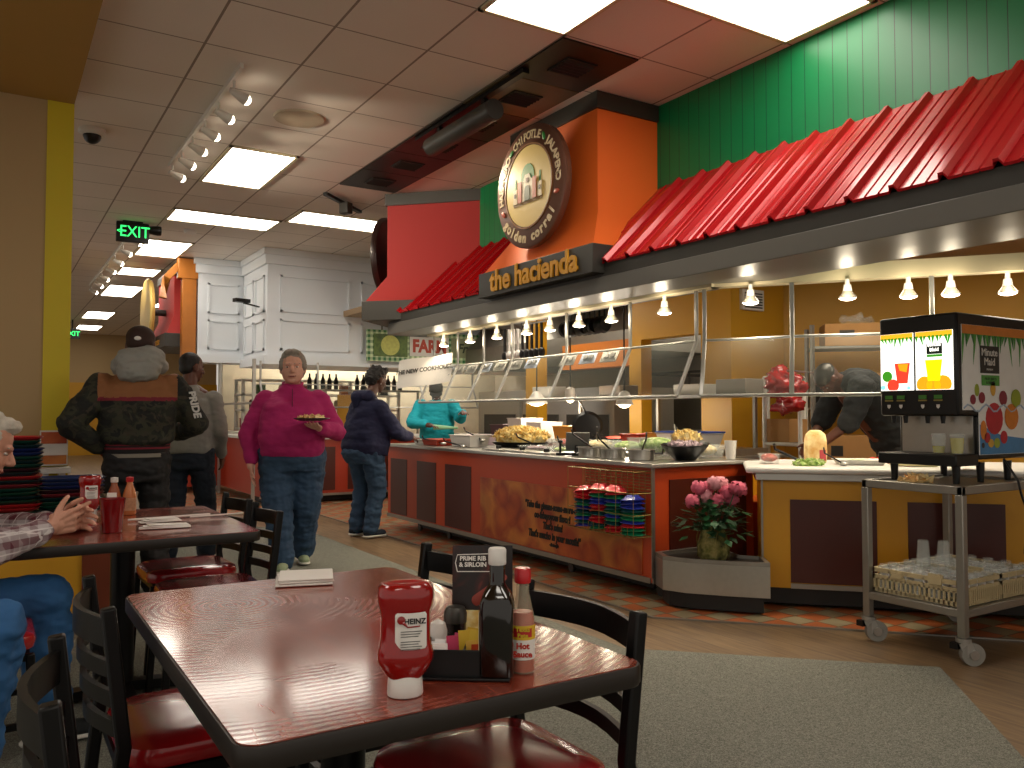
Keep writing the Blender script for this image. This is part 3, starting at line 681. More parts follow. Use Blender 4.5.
for i in range(230):
    bb = b if i % 2 else b2  # alternate leaves take the darker green
    a = random.uniform(0, 2*PI); r = random.uniform(.02, .2); h = random.uniform(.2, .38)-r*.4+.02; c = Vector((r*math.cos(a), r*math.sin(a), h)); dv = Vector((math.cos(a), math.sin(a), random.uniform(-.6, .5))).normalized()
    sd = dv.cross(up).normalized()*.027; L_ = .075
    vs = [bb.v(c), bb.v(c+dv*L_*.35+sd), bb.v(c+dv*L_), bb.v(c+dv*L_*.35-sd)]; bb.f(vs)
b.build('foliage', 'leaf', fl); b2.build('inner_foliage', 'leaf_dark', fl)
c = rx*.045+fx*.03+up*.47; F2 = frame4(c, rx, up); B().lathe([(.001, -.003), (.042, -.003), (.042, .003), (.001, .003)], seg=24, M4=F2).build('round_tag', plain('kraft tag', 'c9a98e', .7), fl)
B().tube([c, (0.03, .02, .2)], .003, 5).build('tag_stick', 'white_plastic', fl)

# --- wire basket with stacked bowls
wb = wthing('wire_basket', 'brass wire basket hooked on the orange counter full of bowls', 'basket', (3.55, 4.5, .4))
y0, y1 = 4.097, 4.805; z0, z1 = .42, .84; xa, xb = 3.49, 3.642
M['brass_wire'] = plain('brass wire', '8f7a42', .35, .8)
b = B()
for z in (z0, z0+.14, z0+.28, z1): b.tube([(xa, y0, z), (xb, y0, z), (xb, y1, z), (xa, y1, z), (xa, y0, z)], .0032, 5)
n_ = 12
for i in range(n_+1):
    y = y0+(y1-y0)*i/n_
    b.tube([(xb, y, z1), (xb, y, z0), (xa, y, z0), (xa, y, z0+.42 if i % 3 == 0 else z0+.06)], .0026, 4)
for i in range(1, 7): b.tube([(xb, y0, z0+.28+.02*i), (xb, y1, z0+.28+.02*i)], .0025, 4)
b.build('wire_frame', 'brass_wire', wb)
bowlm = {'red': plain('red plastic bowl', 'c2202c', .35, coat=.3), 'blue': plain('blue plastic bowl', '2a3aa8', .35, coat=.3), 'green': plain('green plastic bowl', '157a52', .35, coat=.3), 'teal': plain('dark teal bowl', '0f4a50', .35, coat=.3), 'pink': plain('coral bowl', 'd8343f', .35, coat=.3)}
cols = {0: ['blue', 'teal', 'blue', 'green', 'teal', 'blue', 'green', 'teal', 'red', 'red', 'pink'], 1: ['green', 'teal', 'red', 'red', 'teal', 'red', 'red', 'blue', 'blue', 'green', 'pink', 'pink'], 2: ['red', 'red', 'teal', 'green', 'blue', 'green', 'teal', 'green', 'blue', 'green', 'red', 'pink'], 3: ['green', 'green', 'red', 'blue', 'green', 'green', 'teal', 'blue', 'blue', 'blue']}
protoB = {}
def bowl(col, x, y, z, tilt, lab):
    if col not in protoB:
        o = B().lathe([(.001, 0), (.035, 0), (.04, .004), (.07, .03), (.078, .032), (.076, .037), (.066, .035), (.035, .01), (.001, .008)], seg=22, sx=.93, sy=1.2).build('snack_bowl', bowlm[col]); protoB[col] = o
    else:
        o = protoB[col].copy(); C.objects.link(o)
    o.location = (x, y, z); o.rotation_euler = (tilt, PI, 0)
    tag(o, lab, 'bowl', 'bowls in the wire basket')
ordn = ['bottom', 'second', 'third', 'fourth', 'fifth', 'sixth', 'seventh', 'eighth', 'ninth', 'tenth', 'eleventh', 'top']
cn = {0: 'far left', 1: 'centre left', 2: 'centre right', 3: 'near right'}
W_ = (y1-y0-.03)/4
for c_, L_ in cols.items():
    for i, col in enumerate(L_):
        yy = y1-.015-W_*(c_+.5)
        lv = 'topmost' if i == len(L_)-1 else ordn[i]+' from the bottom' if i else 'lowest'
        bowl(col, xa+.078, yy, z0+.045+i*.0245, random.uniform(-.12, .12), '%s bowl, %s in the %s stack of the wire basket' % ({'red': 'red', 'blue': 'blue', 'green': 'green', 'teal': 'dark teal', 'pink': 'coral red'}[col], lv, cn[c_]))

# --- food and tools on the orange counter
def mat_food(name, stops, scale=30, bump=.6):
    k = N(name); n = k.noise(scale, 4); k.color(k.ramp(n, stops)); k.p['Roughness'].default_value = .7; k.bump(k.noise(scale*1.6, 3), bump, .01); return k.m
M['chips'] = mat_food('tortilla chips', [(.28, 'c08a30'), (.45, 'e0bf6c'), (.62, 'f0e0a8')], 28)
M['salad'] = mat_food('lettuce', [(.3, '4f7a2a'), (.5, '97b45c'), (.7, 'd8deb0')], 25)
M['salsa'] = mat_food('salsa', [(.3, '7a1d12'), (.6, 'b8402a')], 25)
M['cheese'] = mat_food('shredded cheese', [(.3, 'c9a35a'), (.6, 'eadfb8')], 40)
M['bun'] = mat_food('bread', [(.3, 'c98a3a'), (.6, 'ecd9a2')], 14, .3)
M['onion'] = mat_food('chopped onions', [(.3, '8a6a7a'), (.6, 'd5c2c8')], 30)
def pile(name, c, r, mat, label, cat, n=160, s=.025):     # heaped loose food that nobody could count
    b = B(); b.ell((0, 0, r[2]*.3), (r[0]*.95, r[1]*.95, r[2]*.85))
    for i in range(n):
        a = random.uniform(0, 2*PI); q = math.sqrt(random.random()); x, y = r[0]*q*math.cos(a), r[1]*q*math.sin(a); z = r[2]*(.3+.85*math.sqrt(max(0, 1-q*q)))
        dv = Vector((random.gauss(0, 1), random.gauss(0, 1), random.gauss(0, 1))).normalized(); uu, ww, _ = basis(dv); o = Vector((x, y, z))
        p = [o+uu*s*1.1, o-uu*s*.6+ww*s, o-uu*s*.6-ww*s]; vs = [b.v(v) for v in p]+[b.v(v+dv*.003) for v in p]
        b.f(vs[:3][::-1]); b.f(vs[3:]); 
        for j in range(3): b.f((vs[j], vs[(j+1) % 3], vs[3+(j+1) % 3], vs[3+j]))
    o = b.build(name, mat, loc=c); return tag(o, label, cat, kind='stuff')
ZT = .895
t = wthing('serving_pan', 'long black pan under the golden heap of chips', 'pan', (4.3, 6.68, ZT))
Fp = Matrix.Translation((4.3, 6.68, ZT+.002)) @ Matrix.Rotation(-1.0, 4, 'Z')
B().lathe([(.001, 0), (.8, 0), (1, .045), (1.04, .047), (.97, .047), (.78, .008), (.001, .008)], seg=28, M4=Fp @ Matrix.Diagonal((.3, .19, 1, 1))).build('pan_body', 'black_metal', t)
p = pile('heaped_chips', (4.3, 6.68, ZT+.045), (.28, .17, .12), 'chips', 'golden heap of tortilla chips in the long black pan', 'food', 420, .03); p.rotation_euler = (0, 0, -1.0)
def tub(name, c, w, d_, h, mat, label, cat='container', fill=None, lid=None, rz=0, grp=None):
    t = thing(name, label, cat, c, rz, grp); b = B()
    def r(z, k, e=0): return [Vector((sx*(w/2*k-e), sy*(d_/2*k-e), z)) for sx, sy in ((-1,-1),(1,-1),(1,1),(-1,1))]
    b.rings([r(0, .86), r(h, 1), r(h, 1, -.008), r(h+.004, 1, -.008), r(h+.004, 1, .004), r(.006, .86, .004)], smooth=False); b.build('tub_body', mat, t, bevel=.002)
    if fill: 
        b = B(); b.ell((0, 0, h*.62), (w*.42, d_*.42, h*.45)); b.build('contents', fill, t, remesh=0)
    if lid: B().cbox((0, 0, h+.012), (w*1.04, d_*1.04, .014)).build('lid', lid, t, bevel=.003)
    return t
tub('food_tub', (3.93, 7.02, ZT), .26, .3, .11, 'white_plastic', 'white plastic tub left of the heap of chips', fill='onion', rz=.2)
tub('food_tub', (4.25, 7.35, ZT), .24, .2, .1, plain('lilac tub', 'a996a2', .5), 'pinkish tub behind the white tub left of the chips', fill='onion')
tub('food_tray', (3.85, 7.5, ZT), .24, .34, .06, plain('red tray', 'b03a22', .4), 'red food tray in front of the server in teal', fill='salsa')
tub('food_tray', (3.86, 7.82, ZT), .2, .2, .05, 'white_plastic', 'white food dish under the hands of the woman in navy', fill='cheese')
tub('clear_bin', (4.35, 4.82, ZT), .26, .42, .13, 'clear', 'clear plastic bin behind the steel inserts', fill='salad')
tub('clear_bin', (4.45, 4.42, ZT), .2, .22, .09, 'clear', 'small clear bin behind the black bowl of chips', fill='cheese')
for i, (x, y, w_, f_, l_) in enumerate(((4.42, 5.25, .3, 'salad', 'clear bin of lettuce behind the tablet stand'), (4.44, 5.65, .3, 'cheese', 'clear bin of cheese right of the standing black pan'), (4.42, 6.05, .28, 'salsa', 'clear bin of salsa right of the chips heap'), (4.05, 5.6, .26, 'salad', 'low clear bin midway along the counter'), (4.05, 6.02, .26, 'onion', 'low clear bin just right of the chips heap'))):
    tub('clear_bin', (x, y, ZT), .24, w_, .09 if i < 3 else .04, 'clear', l_, fill=f_)
tub('storage_tub', (5.25, 5.4, .92), .34, .5, .12, 'white_plastic', 'white storage tub with blue lid on the kitchen line', lid=plain('blue lid', '2b4fae', .4))
def insert(c, label, fill):
    t = thing('steel_insert', label, 'pan', c, 0, 'round steel inserts'); b = B()
    pr = []; seg = 40
    rs = []
    for r, z in ((.001, 0), (.085, 0), (.09, .065), (.1, .068), (.1, .072), (.086, .07), (.08, .03), (.001, .03)):
        rs.append([Vector((r*(1+(.025 if i % 2 and .01 < z < .066 else 0))*math.cos(2*PI*i/seg), r*(1+(.025 if i % 2 and .01 < z < .066 else 0))*math.sin(2*PI*i/seg), z)) for i in range(seg)])
    b.rings(rs, smooth=False); b.build('insert_body', 'steel', t)
    B().ell((0, 0, .035), (.078, .078, .02)).build('contents', fill, t)
insert((3.80, 4.68, ZT), 'round fluted steel insert second from the counter corner', 'salad'); insert((3.84, 4.42, ZT), 'round fluted steel insert nearest the counter corner', 'cheese')
insert((3.80, 4.95, ZT), 'round fluted steel insert right of the grey tablet stand', 'salsa')
def ladle(p, q, label, mat='black_plastic', bend=.03, r=.007):
    p, q = Vector(p), Vector(q); t = wthing('ladle', label, 'ladle', tuple(p)); m = (p+q)/2
    B().tube([p, m, q, q+(q-p).normalized()*.01+Vector((-.02, -.02, bend))], r, 7).build('handle', mat, t)
    B().ell(p, (.03, .03, .014)).build('scoop', 'steel', t)
ladle((4.05, 5.62, .93), (3.9, 5.5, 1.0), 'black spoon leaning out of the low bin midway along the counter'); ladle((4.42, 5.65, .96), (4.3, 5.5, 1.07), 'dark spoon standing in the clear bin of cheese'); ladle((4.05, 6.0, .93), (3.88, 6.08, 1.01), 'black spoon leaning just right of the chips heap')
ladle((3.80, 4.69, .945), (3.70, 4.72, 1.04), 'black ladle handle standing in the middle fluted insert')
ladle((3.84, 4.42, .945), (3.80, 4.32, 1.05), 'black ladle handle standing in the insert nearest the corner')
ladle((3.85, 4.95, .945), (3.74, 5.08, 1.06), 'dark ladle leaning over the insert beside the tablet stand')
ladle((3.98, 6.85, .96), (3.86, 6.98, 1.05), 'dark serving spoon leaning out of the white tub')
ladle((3.75, 6.82, .91), (3.70, 7.1, .95), 'long black tongs lying in front of the white tub')
ladle((3.78, 7.28, .92), (3.72, 7.6, .96), 'black tongs lying across the red tray')
ladle((4.0, 4.62, .93), (4.0, 4.38, .935), 'black spoon lying behind the fluted inserts')
for i, (x, y, z) in enumerate(((3.75, 5.45, ZT), (3.78, 5.85, ZT), (3.76, 6.2, ZT), (3.95, 5.3, ZT))):
    t = thing('steel_lid', ['steel lid with knob left of the tablet stand', 'steel lid with knob midway along the counter', 'steel lid with knob before the chips pan', 'steel lid with knob behind the tablet stand'][i], 'tray', (x, y, z), 0, 'flat steel lids')  # pan lids with a knob, lying on the counter
    B().cbox((0, 0, .008), (.17, .3, .014)).build('lid_plate', 'steel', t, bevel=.004); B().cbox((0, 0, .028), (.05, .015, .025)).build('knob', 'black_plastic', t, bevel=.003)
# tilted tablet stand
t = wthing('tablet_stand', 'grey sign plate tilted on a black stand on the orange counter', 'stand', (3.78, 5.12, ZT))
Ft = Matrix.Translation((3.84, 5.16, 1.0)) @ Matrix.Rotation(-.55, 4, 'Z') @ Matrix.Rotation(.35, 4, 'X')
B().box((-.09, -.008, -.07), (.09, .008, .075), Ft).build('plate', plain('grey plate', '6f716d', .4, .3), t, bevel=.003)
B().cbox((3.8, 5.14, ZT+.012), (.14, .1, .02)).cyl((3.82, 5.16, ZT+.01), (3.84, 5.17, .97), .012).build('foot', 'black_plastic', t)
t = wthing('black_pump', 'small black pump knob beside the tablet stand', 'pump', (3.72, 5.2, ZT)); B().cyl((3.72, 5.22, ZT), (3.72, 5.22, ZT+.02), .035).cyl((3.72, 5.22, ZT), (3.72, 5.22, .99), .009).ell((3.72, 5.22, 1.0), (.022, .022, .012)).build('pump_body', 'black_plastic', t)
# black bowl with crisps
t = thing('serving_bowl', 'black angled serving bowl at the near corner of orange counter', 'bowl', (4.08, 4.24, ZT), .4)
b = B(); rs = []; seg = 30
for r, z in ((.001, 0), (.07, 0), (.13, .06), (.17, .11), (.165, .112), (.12, .062), (.06, .012), (.001, .012)):
    rs.append([Vector((r*math.cos(2*PI*i/seg), r*math.sin(2*PI*i/seg), z*(1+.12*math.cos(2*PI*i/seg*1)))) for i in range(seg)])
b.rings(rs); b.build('bowl_body', 'black_plastic', t)
pile('shredded_filling', (4.08, 4.24, ZT+.08), (.12, .12, .05), 'onion', 'pale shredded topping heaped in the black serving bowl', 'food', 120, .014)
pile('tortilla_crisps', (4.12, 4.27, ZT+.12), (.085, .1, .06), 'chips', 'yellow crisps on top of the black serving bowl', 'food', 60, .034)
t = thing('paper_cup', 'white cup at the right end of the orange counter', 'cup', (4.42, 4.14, ZT)); B().lathe([(.001, 0), (.032, 0), (.043, .125), (.044, .13), (.04, .13), (.03, .006), (.001, .006)], seg=20).build('cup_body', 'white_plastic', t)
t = thing('steel_canister', 'steel canister of tongs behind the black bowl', 'canister', (4.3, 4.55, ZT)); B().lathe([(.001, 0), (.05, 0), (.05, .16), (.047, .16), (.046, .01), (.001, .01)], seg=20).build('can', 'steel', t)
B().tube([(0, 0, .05), (.02, .05, .24)], .006, 6).tube([(0.01, 0, .05), (-.03, -.03, .22)], .006, 6).build('tongs', 'steel_dull', t)
# --- things on the yellow counter
def onY(s, dep, z=.887): return tuple(YC(s, dep, z))
tub('deli_container', onY(.06, .28), .13, .17, .06, 'clear', 'clear container with red contents at the yellow counter end', fill='salsa', rz=-.8)
ladle(onY(.25, .2, .91), onY(.1, .3, .98), 'black tongs beside the deli container', r=.01)
pile('sliced_peppers', onY(.3, .14), (.12, .07, .025), 'salad', 'green shredded lettuce on the yellow counter board', 'food', 90, .02)
t = thing('bread_bag', 'clear bag of sliced bread standing on the yellow counter', 'bread', onY(.36, .38), -.8); 
b = B(); rs = [[Vector((sx*w/2, sy*d_/2, z)) for sx, sy in ((-1,-1),(1,-1),(1,1),(-1,1))] for w, d_, z in ((.13, .1, 0), (.14, .11, .06), (.135, .11, .15), (.12, .1, .19), (.07, .05, .22))]
b.rings(rs, smooth=False); b.build('loaf', 'bun', t, bevel=.015); B().box((.02, -.057, .02), (.06, -.0535, .09)).build('label_patch', plain('red blue label', 'b04048', .5), t)
ladle(onY(.5, .12, .90), onY(.38, .05, .97), 'dark thin spoon leaning on the yellow counter board', r=.005)
b = tub('food_tray', onY(.62, .3), .3, .2, .03, 'white_plastic', 'shallow white tray of toppings beside the bread bag', fill='salad', rz=-.8)
t = thing('cutting_block', 'pale cutting block near the drinks dispenser', 'board', onY(.92, .2), -.81); B().cbox((0, 0, .02), (.26, .12, .035)).build('block', plain('pale cheese block', 'd9cf9f', .5), t, bevel=.006)
t = wthing('knife', 'white handled knife leaning beside the drinks dispenser', 'knife', onY(1.0, .32)); B().bar([onY(.95, .32, .91), onY(1.03, .35, .99)], .025, .016).build('handle', 'white_plastic', t, bevel=.004); B().bar([onY(.85, .28, .892), onY(.95, .32, .91)], .03, .002).build('blade', 'steel', t)
for i in range(5): 
    t = thing('tomato', 'red tomato piece %s on the yellow counter' % ['beside the knife', 'left of the knife', 'behind the cutting block', 'in front of the small red pair', 'furthest from the knife'][i], 'tomato', onY(.72+.05*i, .42+.04*(i % 2)), 0, 'tomatoes on the yellow counter'); B().ell((0, 0, .022), (.026, .026, .022)).build('fruit', plain('tomato red', 'b82a18', .25), t)

# --- stainless cart
cx0, cx1, cyn, cyf = 4.0, 4.80, 2.26, 2.81
ctt = wthing('utility_cart', 'stainless steel cart on grey casters under the drinks dispenser', 'cart', (4.45, 2.5, 0))
b = B()
for q in ((cx0, cyn, cx1, cyn+.03), (cx0, cyf-.03, cx1, cyf), (cx0, cyn, cx0+.03, cyf), (cx1-.03, cyn, cx1, cyf)): b.box((q[0], q[1], .82), (q[2], q[3], .862))
b.box((cx0+.01, cyn+.01, .84), (cx1-.01, cyf-.01, .85)); b.build('top_shelf', 'steel_dull', ctt, bevel=.004)
b = B()
for q in ((cx0, cyn, cx1, cyn+.03), (cx0, cyf-.03, cx1, cyf), (cx0, cyn, cx0+.03, cyf), (cx1-.03, cyn, cx1, cyf)): b.box((q[0], q[1], .225), (q[2], q[3], .265))
b.box((cx0+.01, cyn+.01, .235), (cx1-.01, cyf-.01, .245)); b.build('lower_shelf', 'steel_dull', ctt, bevel=.004)
M['caster_grey'] = plain('grey caster rubber', '8b8982', .6)
for x in (cx0+.018, cx1-.018):
    for y in (cyn+.018, cyf-.018):
        B().box((x-.02, y-.02, .13), (x+.02, y+.02, .82)).build('leg', 'steel_dull', ctt, bevel=.004)
        c = B().cyl((x, y, .13), (x, y, .11), .035).bar([(x, y, .115), (x+.02, y-.02, .05)], .05, .055).build('caster', 'pipe', ctt)
        B().cyl((x+.035, y-.012, .055), (x+.015, y-.042, .055), .055, seg=24).build('wheel', 'caster_grey', c)
        B().cyl((x+.042, y-.002, .055), (x+.008, y-.052, .055), .022, seg=16).build('wheel_hub', 'steel', c)
        B().cbox((x-.02, y+.03, .09), (.03, .04, .03)).build('brake', 'black_plastic', c)
# glass rack on the lower shelf
M['rack'] = plain('cream rack plastic', 'bfae86', .6, 0, .1)
for ri, (rx0, lab) in enumerate(((cx0+.035, 'cream dishwasher rack of glasses, front one on cart shelf'), (cx0+.405, 'cream dishwasher rack of glasses, rear one on cart shelf'))):
    rk = wthing('glass_rack', lab, 'rack', (rx0, 2.53, .25)); x0, x1, ya, yb = rx0, rx0+.365, cyn+.035, cyf-.035
    b = B()
    for z in (.268, .335, .372):
        b.box((x0, ya, z), (x1, ya+.012, z+.022)).box((x0, yb-.012, z), (x1, yb, z+.022)).box((x0, ya, z), (x0+.012, yb, z+.022)).box((x1-.012, ya, z), (x1, yb, z+.022))
    for i in range(19):
        for (xx, yy) in ((x0, ya+.01+(yb-ya-.02)*i/18), (x1-.008, ya+.01+(yb-ya-.02)*i/18), (x0+.01+(x1-x0-.02)*i/18, ya), (x0+.01+(x1-x0-.02)*i/18, yb-.008)): b.box((xx, yy-.004, .27), (xx+.008, yy+.006, .345))
    for i in range(5): b.box((x0+.01, ya+.01+(yb-ya-.03)*i/4, .268), (x1-.01, ya+.02+(yb-ya-.03)*i/4, .28))
    b.cbox((x0+.003, (ya+yb)/2-.11, .385), (.02, .07, .05)).cbox((x0+.003, (ya+yb)/2+.1, .37), (.02, .06, .03)); b.build('crate', 'rack', rk)
    b = B()
    for i in range(1, 5):
        b.box((x0, ya+(yb-ya)*i/5-.003, .345), (x1, ya+(yb-ya)*i/5+.003, .388)).box((x0+(x1-x0)*i/5-.003, ya, .345), (x0+(x1-x0)*i/5+.003, yb, .388))
    b.build('divider', 'white_plastic', rk)
    proto = None
    for i in range(5):
        for j in range(5):
            if (i*3+j*2+ri) % 7 == 0: continue
            gx, gy = x0+(x1-x0)*(i+.5)/5, ya+(yb-ya)*(j+.5)/5; hgt = .0
            if proto is None:
                proto = B().lathe([(.001, .13), (.027, .13), (.036, .004), (.033, .0), (.026, .122), (.001, .122)], seg=14).build('drinking_glass', 'clear'); o = proto
            else: o = proto.copy(); C.objects.link(o)
            o.location = (gx, gy, .282); tag(o, ('clear upturned glass in the front cart rack' if ri == 0 else 'clear upturned glass in the rear cart rack'), 'glass', 'glasses in the front cart rack' if ri == 0 else 'glasses in the rear cart rack')
for i, (x, y) in enumerate(((4.22, 2.60), (4.29, 2.53))):
    o = proto.copy(); C.objects.link(o); o.location = (x, y, .415); tag(o, ['clear glass stacked on top of the rack glasses, left of two', 'clear glass stacked on top of the rack glasses, right of two'][i], 'glass', 'glasses stacked on top')
# --- drinks dispenser
dm = wthing('drinks_dispenser', 'black juice dispenser with lit fruit pictures and a fruit side panel', 'dispenser', (4.5, 2.6, .86))
fx0, ny, fy, ztop, zmid = 4.20, 2.385, 2.825, 1.752, 1.205
b = B(); b.rings([[Vector(p) for p in ((fx0, ny, z), (4.97, ny, z), (4.97, fy, z), (fx0, fy, z))] for z in (zmid, ztop-.01)], smooth=False); b.build('head', 'black_plastic', dm, bevel=.012)
B().box((4.38, ny, .975), (4.97, fy, zmid-.001)).build('lower_body', 'black_plastic', dm, bevel=.008)
B().box((fx0-.03, ny-.002, .945), (4.379, fy, 1.005)).build('drip_tray', 'black_plastic', dm, bevel=.006)
B().box((4.37, ny+.02, 1.006), (4.379, fy-.02, zmid-.002)).build('steel_splash_plate', 'steel', dm)
for x, y in ((fx0+.03, ny+.035), (fx0+.03, fy-.06), (4.45, ny+.03), (4.74, ny+.04), (4.74, fy-.04)): B().cyl((x, y, .853), (x, y, .96), .016, .022).build('foot', 'black_plastic', dm)
def wy(y): return (fx0-.004, y)
# lit pictures on the front: two panes
emw = emit('lit white picture', 'fffdf2', 1.6)
def quad(x, y0, y1, z0, z1, mat, name, parent, th=.003): return B().box((x-th, y0, z0), (x, y1, z1)).build(name, mat, parent)
ey = {k: emit('lit '+k, c, s) for k, (c, s) in {'orange': ('ff9a12', 1.3), 'yellow': ('ffe000', 1.4), 'green': ('3fa021', .8), 'red': ('e8402a', 1.1), 'amber': ('f2b21e', 1.2), 'dark': ('1c2a20', .3), 'pink': ('f3b0a0', 1.2), 'sky': ('8fd8e8', 1.2)}.items()}
pl = quad(fx0-.002, 2.622, 2.815, 1.342, 1.652, emw, 'lit_picture', dm); pr_ = quad(fx0-.002, 2.405, 2.61, 1.342, 1.652, emw, 'lit_picture', dm)
pl['label'] = 'lit picture of fruit and a red drink'; pr_['label'] = 'lit picture of oranges and a yellow drink'
def dec(poly, mat, name, parent, lv=0):
    F3 = frame4((fx0-.0055-lv*.0012, 0, 0), (0, -1, 0), (0, 0, 1)); B().prism([(-y, z) for y, z in poly], 0, .001, F3).build(name, ey[mat], parent)
def disc(y, z, r, k=1, n=16): return [(y+r*math.cos(2*PI*i/n), z+r*k*math.sin(2*PI*i/n)) for i in range(n)]
for P, y0, y1 in ((pl, 2.624, 2.813), (pr_, 2.407, 2.608)):
    dec([(y0, 1.62), (y1, 1.62), (y1, 1.651), (y0, 1.651)], 'amber', 'orange_band', P)
    for i in range(9):
        yy = y0+.012+(y1-y0-.02)*i/8; L_ = random.uniform(.03, .06); dec([(yy-.008, 1.63), (yy+.01, 1.628), (yy+random.uniform(-.015, .015), 1.63-L_)], 'green', 'printed_leaf', P, 1)
for (y, z, r, m) in ((2.56, 1.37, .045, 'orange'), (2.46, 1.37, .048, 'orange'), (2.51, 1.365, .04, 'orange')): dec([(a, max(c, 1.344)) for a, c in disc(y, z, r)], m, 'printed_orange', pr_, 1)
dec([(2.475, 1.39), (2.54, 1.39), (2.555, 1.5), (2.46, 1.5)], 'yellow', 'printed_drink', pr_, 2)
dec([(2.46, 1.53), (2.545, 1.53), (2.545, 1.585), (2.46, 1.585)], 'dark', 'printed_logo_box', pr_, 2)
text('lettering', 'Minute\nMaid', .026, (fx0-.0095, 2.503, 1.566), (0, -1, 0), (0, 0, 1), emw, pr_, ext=.0005, bold=.0006)
dec([(2.46, 1.515), (2.545, 1.515), (2.545, 1.528), (2.46, 1.528)], 'green', 'printed_strip', pr_, 2)
dec([(2.655, 1.38), (2.715, 1.38), (2.73, 1.49), (2.64, 1.49)], 'red', 'printed_drink', pl, 2); dec([(2.66, 1.44), (2.7, 1.45), (2.71, 1.485), (2.65, 1.485)], 'orange', 'printed_drink_top', pl, 3)
dec(disc(2.775, 1.42, .03), 'green', 'printed_lime', pl, 1); dec([(a, max(c, 1.344)) for a, c in disc(2.74, 1.37, .035)], 'red', 'printed_fruit', pl, 2); dec([(a, max(c, 1.344)) for a, c in disc(2.8, 1.36, .014)], 'sky', 'printed_splash', pl, 1); dec(disc(2.65, 1.355, .01), 'sky', 'printed_splash', pl, 1)
for i, y in enumerate((2.77, 2.7, 2.575, 2.49)):
    quad(fx0-.001, y-.022, y+.022, 1.295, 1.315, plain('green valve label', '3f7f2a', .5), 'valve_label', dm); quad(fx0-.001, y-.024, y+.024, 1.283, 1.291, plain('olive strip', '8a7a3a', .5), 'valve_strip', dm)
    F3 = frame4((fx0-.002, y, 1.255), (0, -1, 0), (0, 0, 1)); B().prism([(-.009, .01), (.009, .01), (.009, -.003), (0, -.012), (-.009, -.003)], 0, .002, F3).build('push_button', 'white_plastic', dm)
    B().cyl((fx0+.04, y, 1.204), (fx0+.04, y, 1.165), .014, .01).build('nozzle', 'black_plastic', dm)
# fruit side panel facing the tables
sp_ = B().box((fx0+.035, ny-.005, 1.235), (4.96, ny-.0005, 1.68)).box((4.385, ny-.005, 1.0), (4.96, ny-.0005, 1.235)).build('side_picture', plain('side picture white', 'efeeea', .4), dm)
sp_['label'] = 'side picture of splashing fruit under the black name box'
fruit = {k: plain('printed '+k, c, .4, 0, .2, 20) for k, c in {'orange': 'd9802a', 'red': 'b81f30', 'green': '4c9a3c', 'blue': '3f83b8', 'yellow': 'd9a63a', 'lime': '9aa832', 'plum': '8a2035', 'black': '191a1c', 'leafy': '2f7a35'}.items()}
def sdec(poly, mat, name, lv=0): 
    F3 = frame4((0, ny-.0052-lv*.001, 0), (1, 0, 0), (0, 0, 1)); B().prism(poly, 0, .0009, F3).build(name, fruit[mat], sp_)
sdec([(fx0+.036, 1.63), (4.955, 1.63), (4.955, 1.679), (fx0+.036, 1.679)], 'orange', 'orange_band')
for i in range(26):
    x = fx0+.045+.7*i/25; L_ = random.uniform(.04, .1) if i % 4 else .16; sdec([(x-.012, 1.632), (x+.014, 1.632), (x+random.uniform(-.03, .03), 1.632-L_)], 'leafy' if i % 2 else 'green', 'printed_leaf', 1)
sdec([(4.40, 1.43), (4.585, 1.43), (4.585, 1.575), (4.40, 1.575)], 'black', 'name_box', 2)
text('lettering', 'Minute', .056, (4.49, ny-.0085, 1.54), (1, 0, 0), (0, 0, 1), 'white_plastic', sp_, ext=.0005, bold=.001)
text('lettering', 'Maid', .056, (4.49, ny-.0085, 1.49), (1, 0, 0), (0, 0, 1), 'white_plastic', sp_, ext=.0005, bold=.001)
text('lettering', 'PREMIUM', .015, (4.49, ny-.0085, 1.45), (1, 0, 0), (0, 0, 1), 'white_plastic', sp_, ext=.0005)
sdec([(4.41, 1.365), (4.585, 1.365), (4.585, 1.42), (4.41, 1.42)], 'green', 'green_strip', 2)
text('lettering', 'FRUIT JUICES\n& DRINKS', .02, (4.497, ny-.0085, 1.39), (1, 0, 0), (0, 0, 1), fruit['black'], sp_, ext=.0005)
sdec([(4.387, 1.002), (4.955, 1.002), (4.955, 1.07), (4.6, 1.10), (4.387, 1.16)], 'blue', 'water', 0)
for (x, z, r, m, k) in ((4.53, 1.19, .085, 'red', 1), (4.325, 1.29, .026, 'plum', 1), (4.41, 1.30, .03, 'plum', 1), (4.365, 1.34, .022, 'lime', 1.5), (4.52, 1.35, .025, 'yellow', 1.6), (4.62, 1.30, .04, 'plum', 1), (4.42, 1.13, .03, 'orange', 1.7), (4.455, 1.09, .028, 'red', 1), (4.55, 1.06, .03, 'lime', .9), (4.49, 1.06, .028, 'yellow', .8), (4.62, 1.09, .035, 'red', 1), (4.415, 1.05, .014, 'black', 1), (4.7, 1.2, .07, 'orange', 1), (4.75, 1.3, .05, 'lime', 1)): sdec(disc(x, z, r, k), m, 'printed_fruit', 1+int(r*40) % 3)
wv = [(fx0+.04+.035*i, 1.245+.02*math.sin(i*1.3)) for i in range(20)]
b = B(); b.tube([(x, ny-.0065, z) for x, z in wv], .005, 5); b.build('printed_splash', plain('printed splash', 'a7b9cf', .3), sp_)
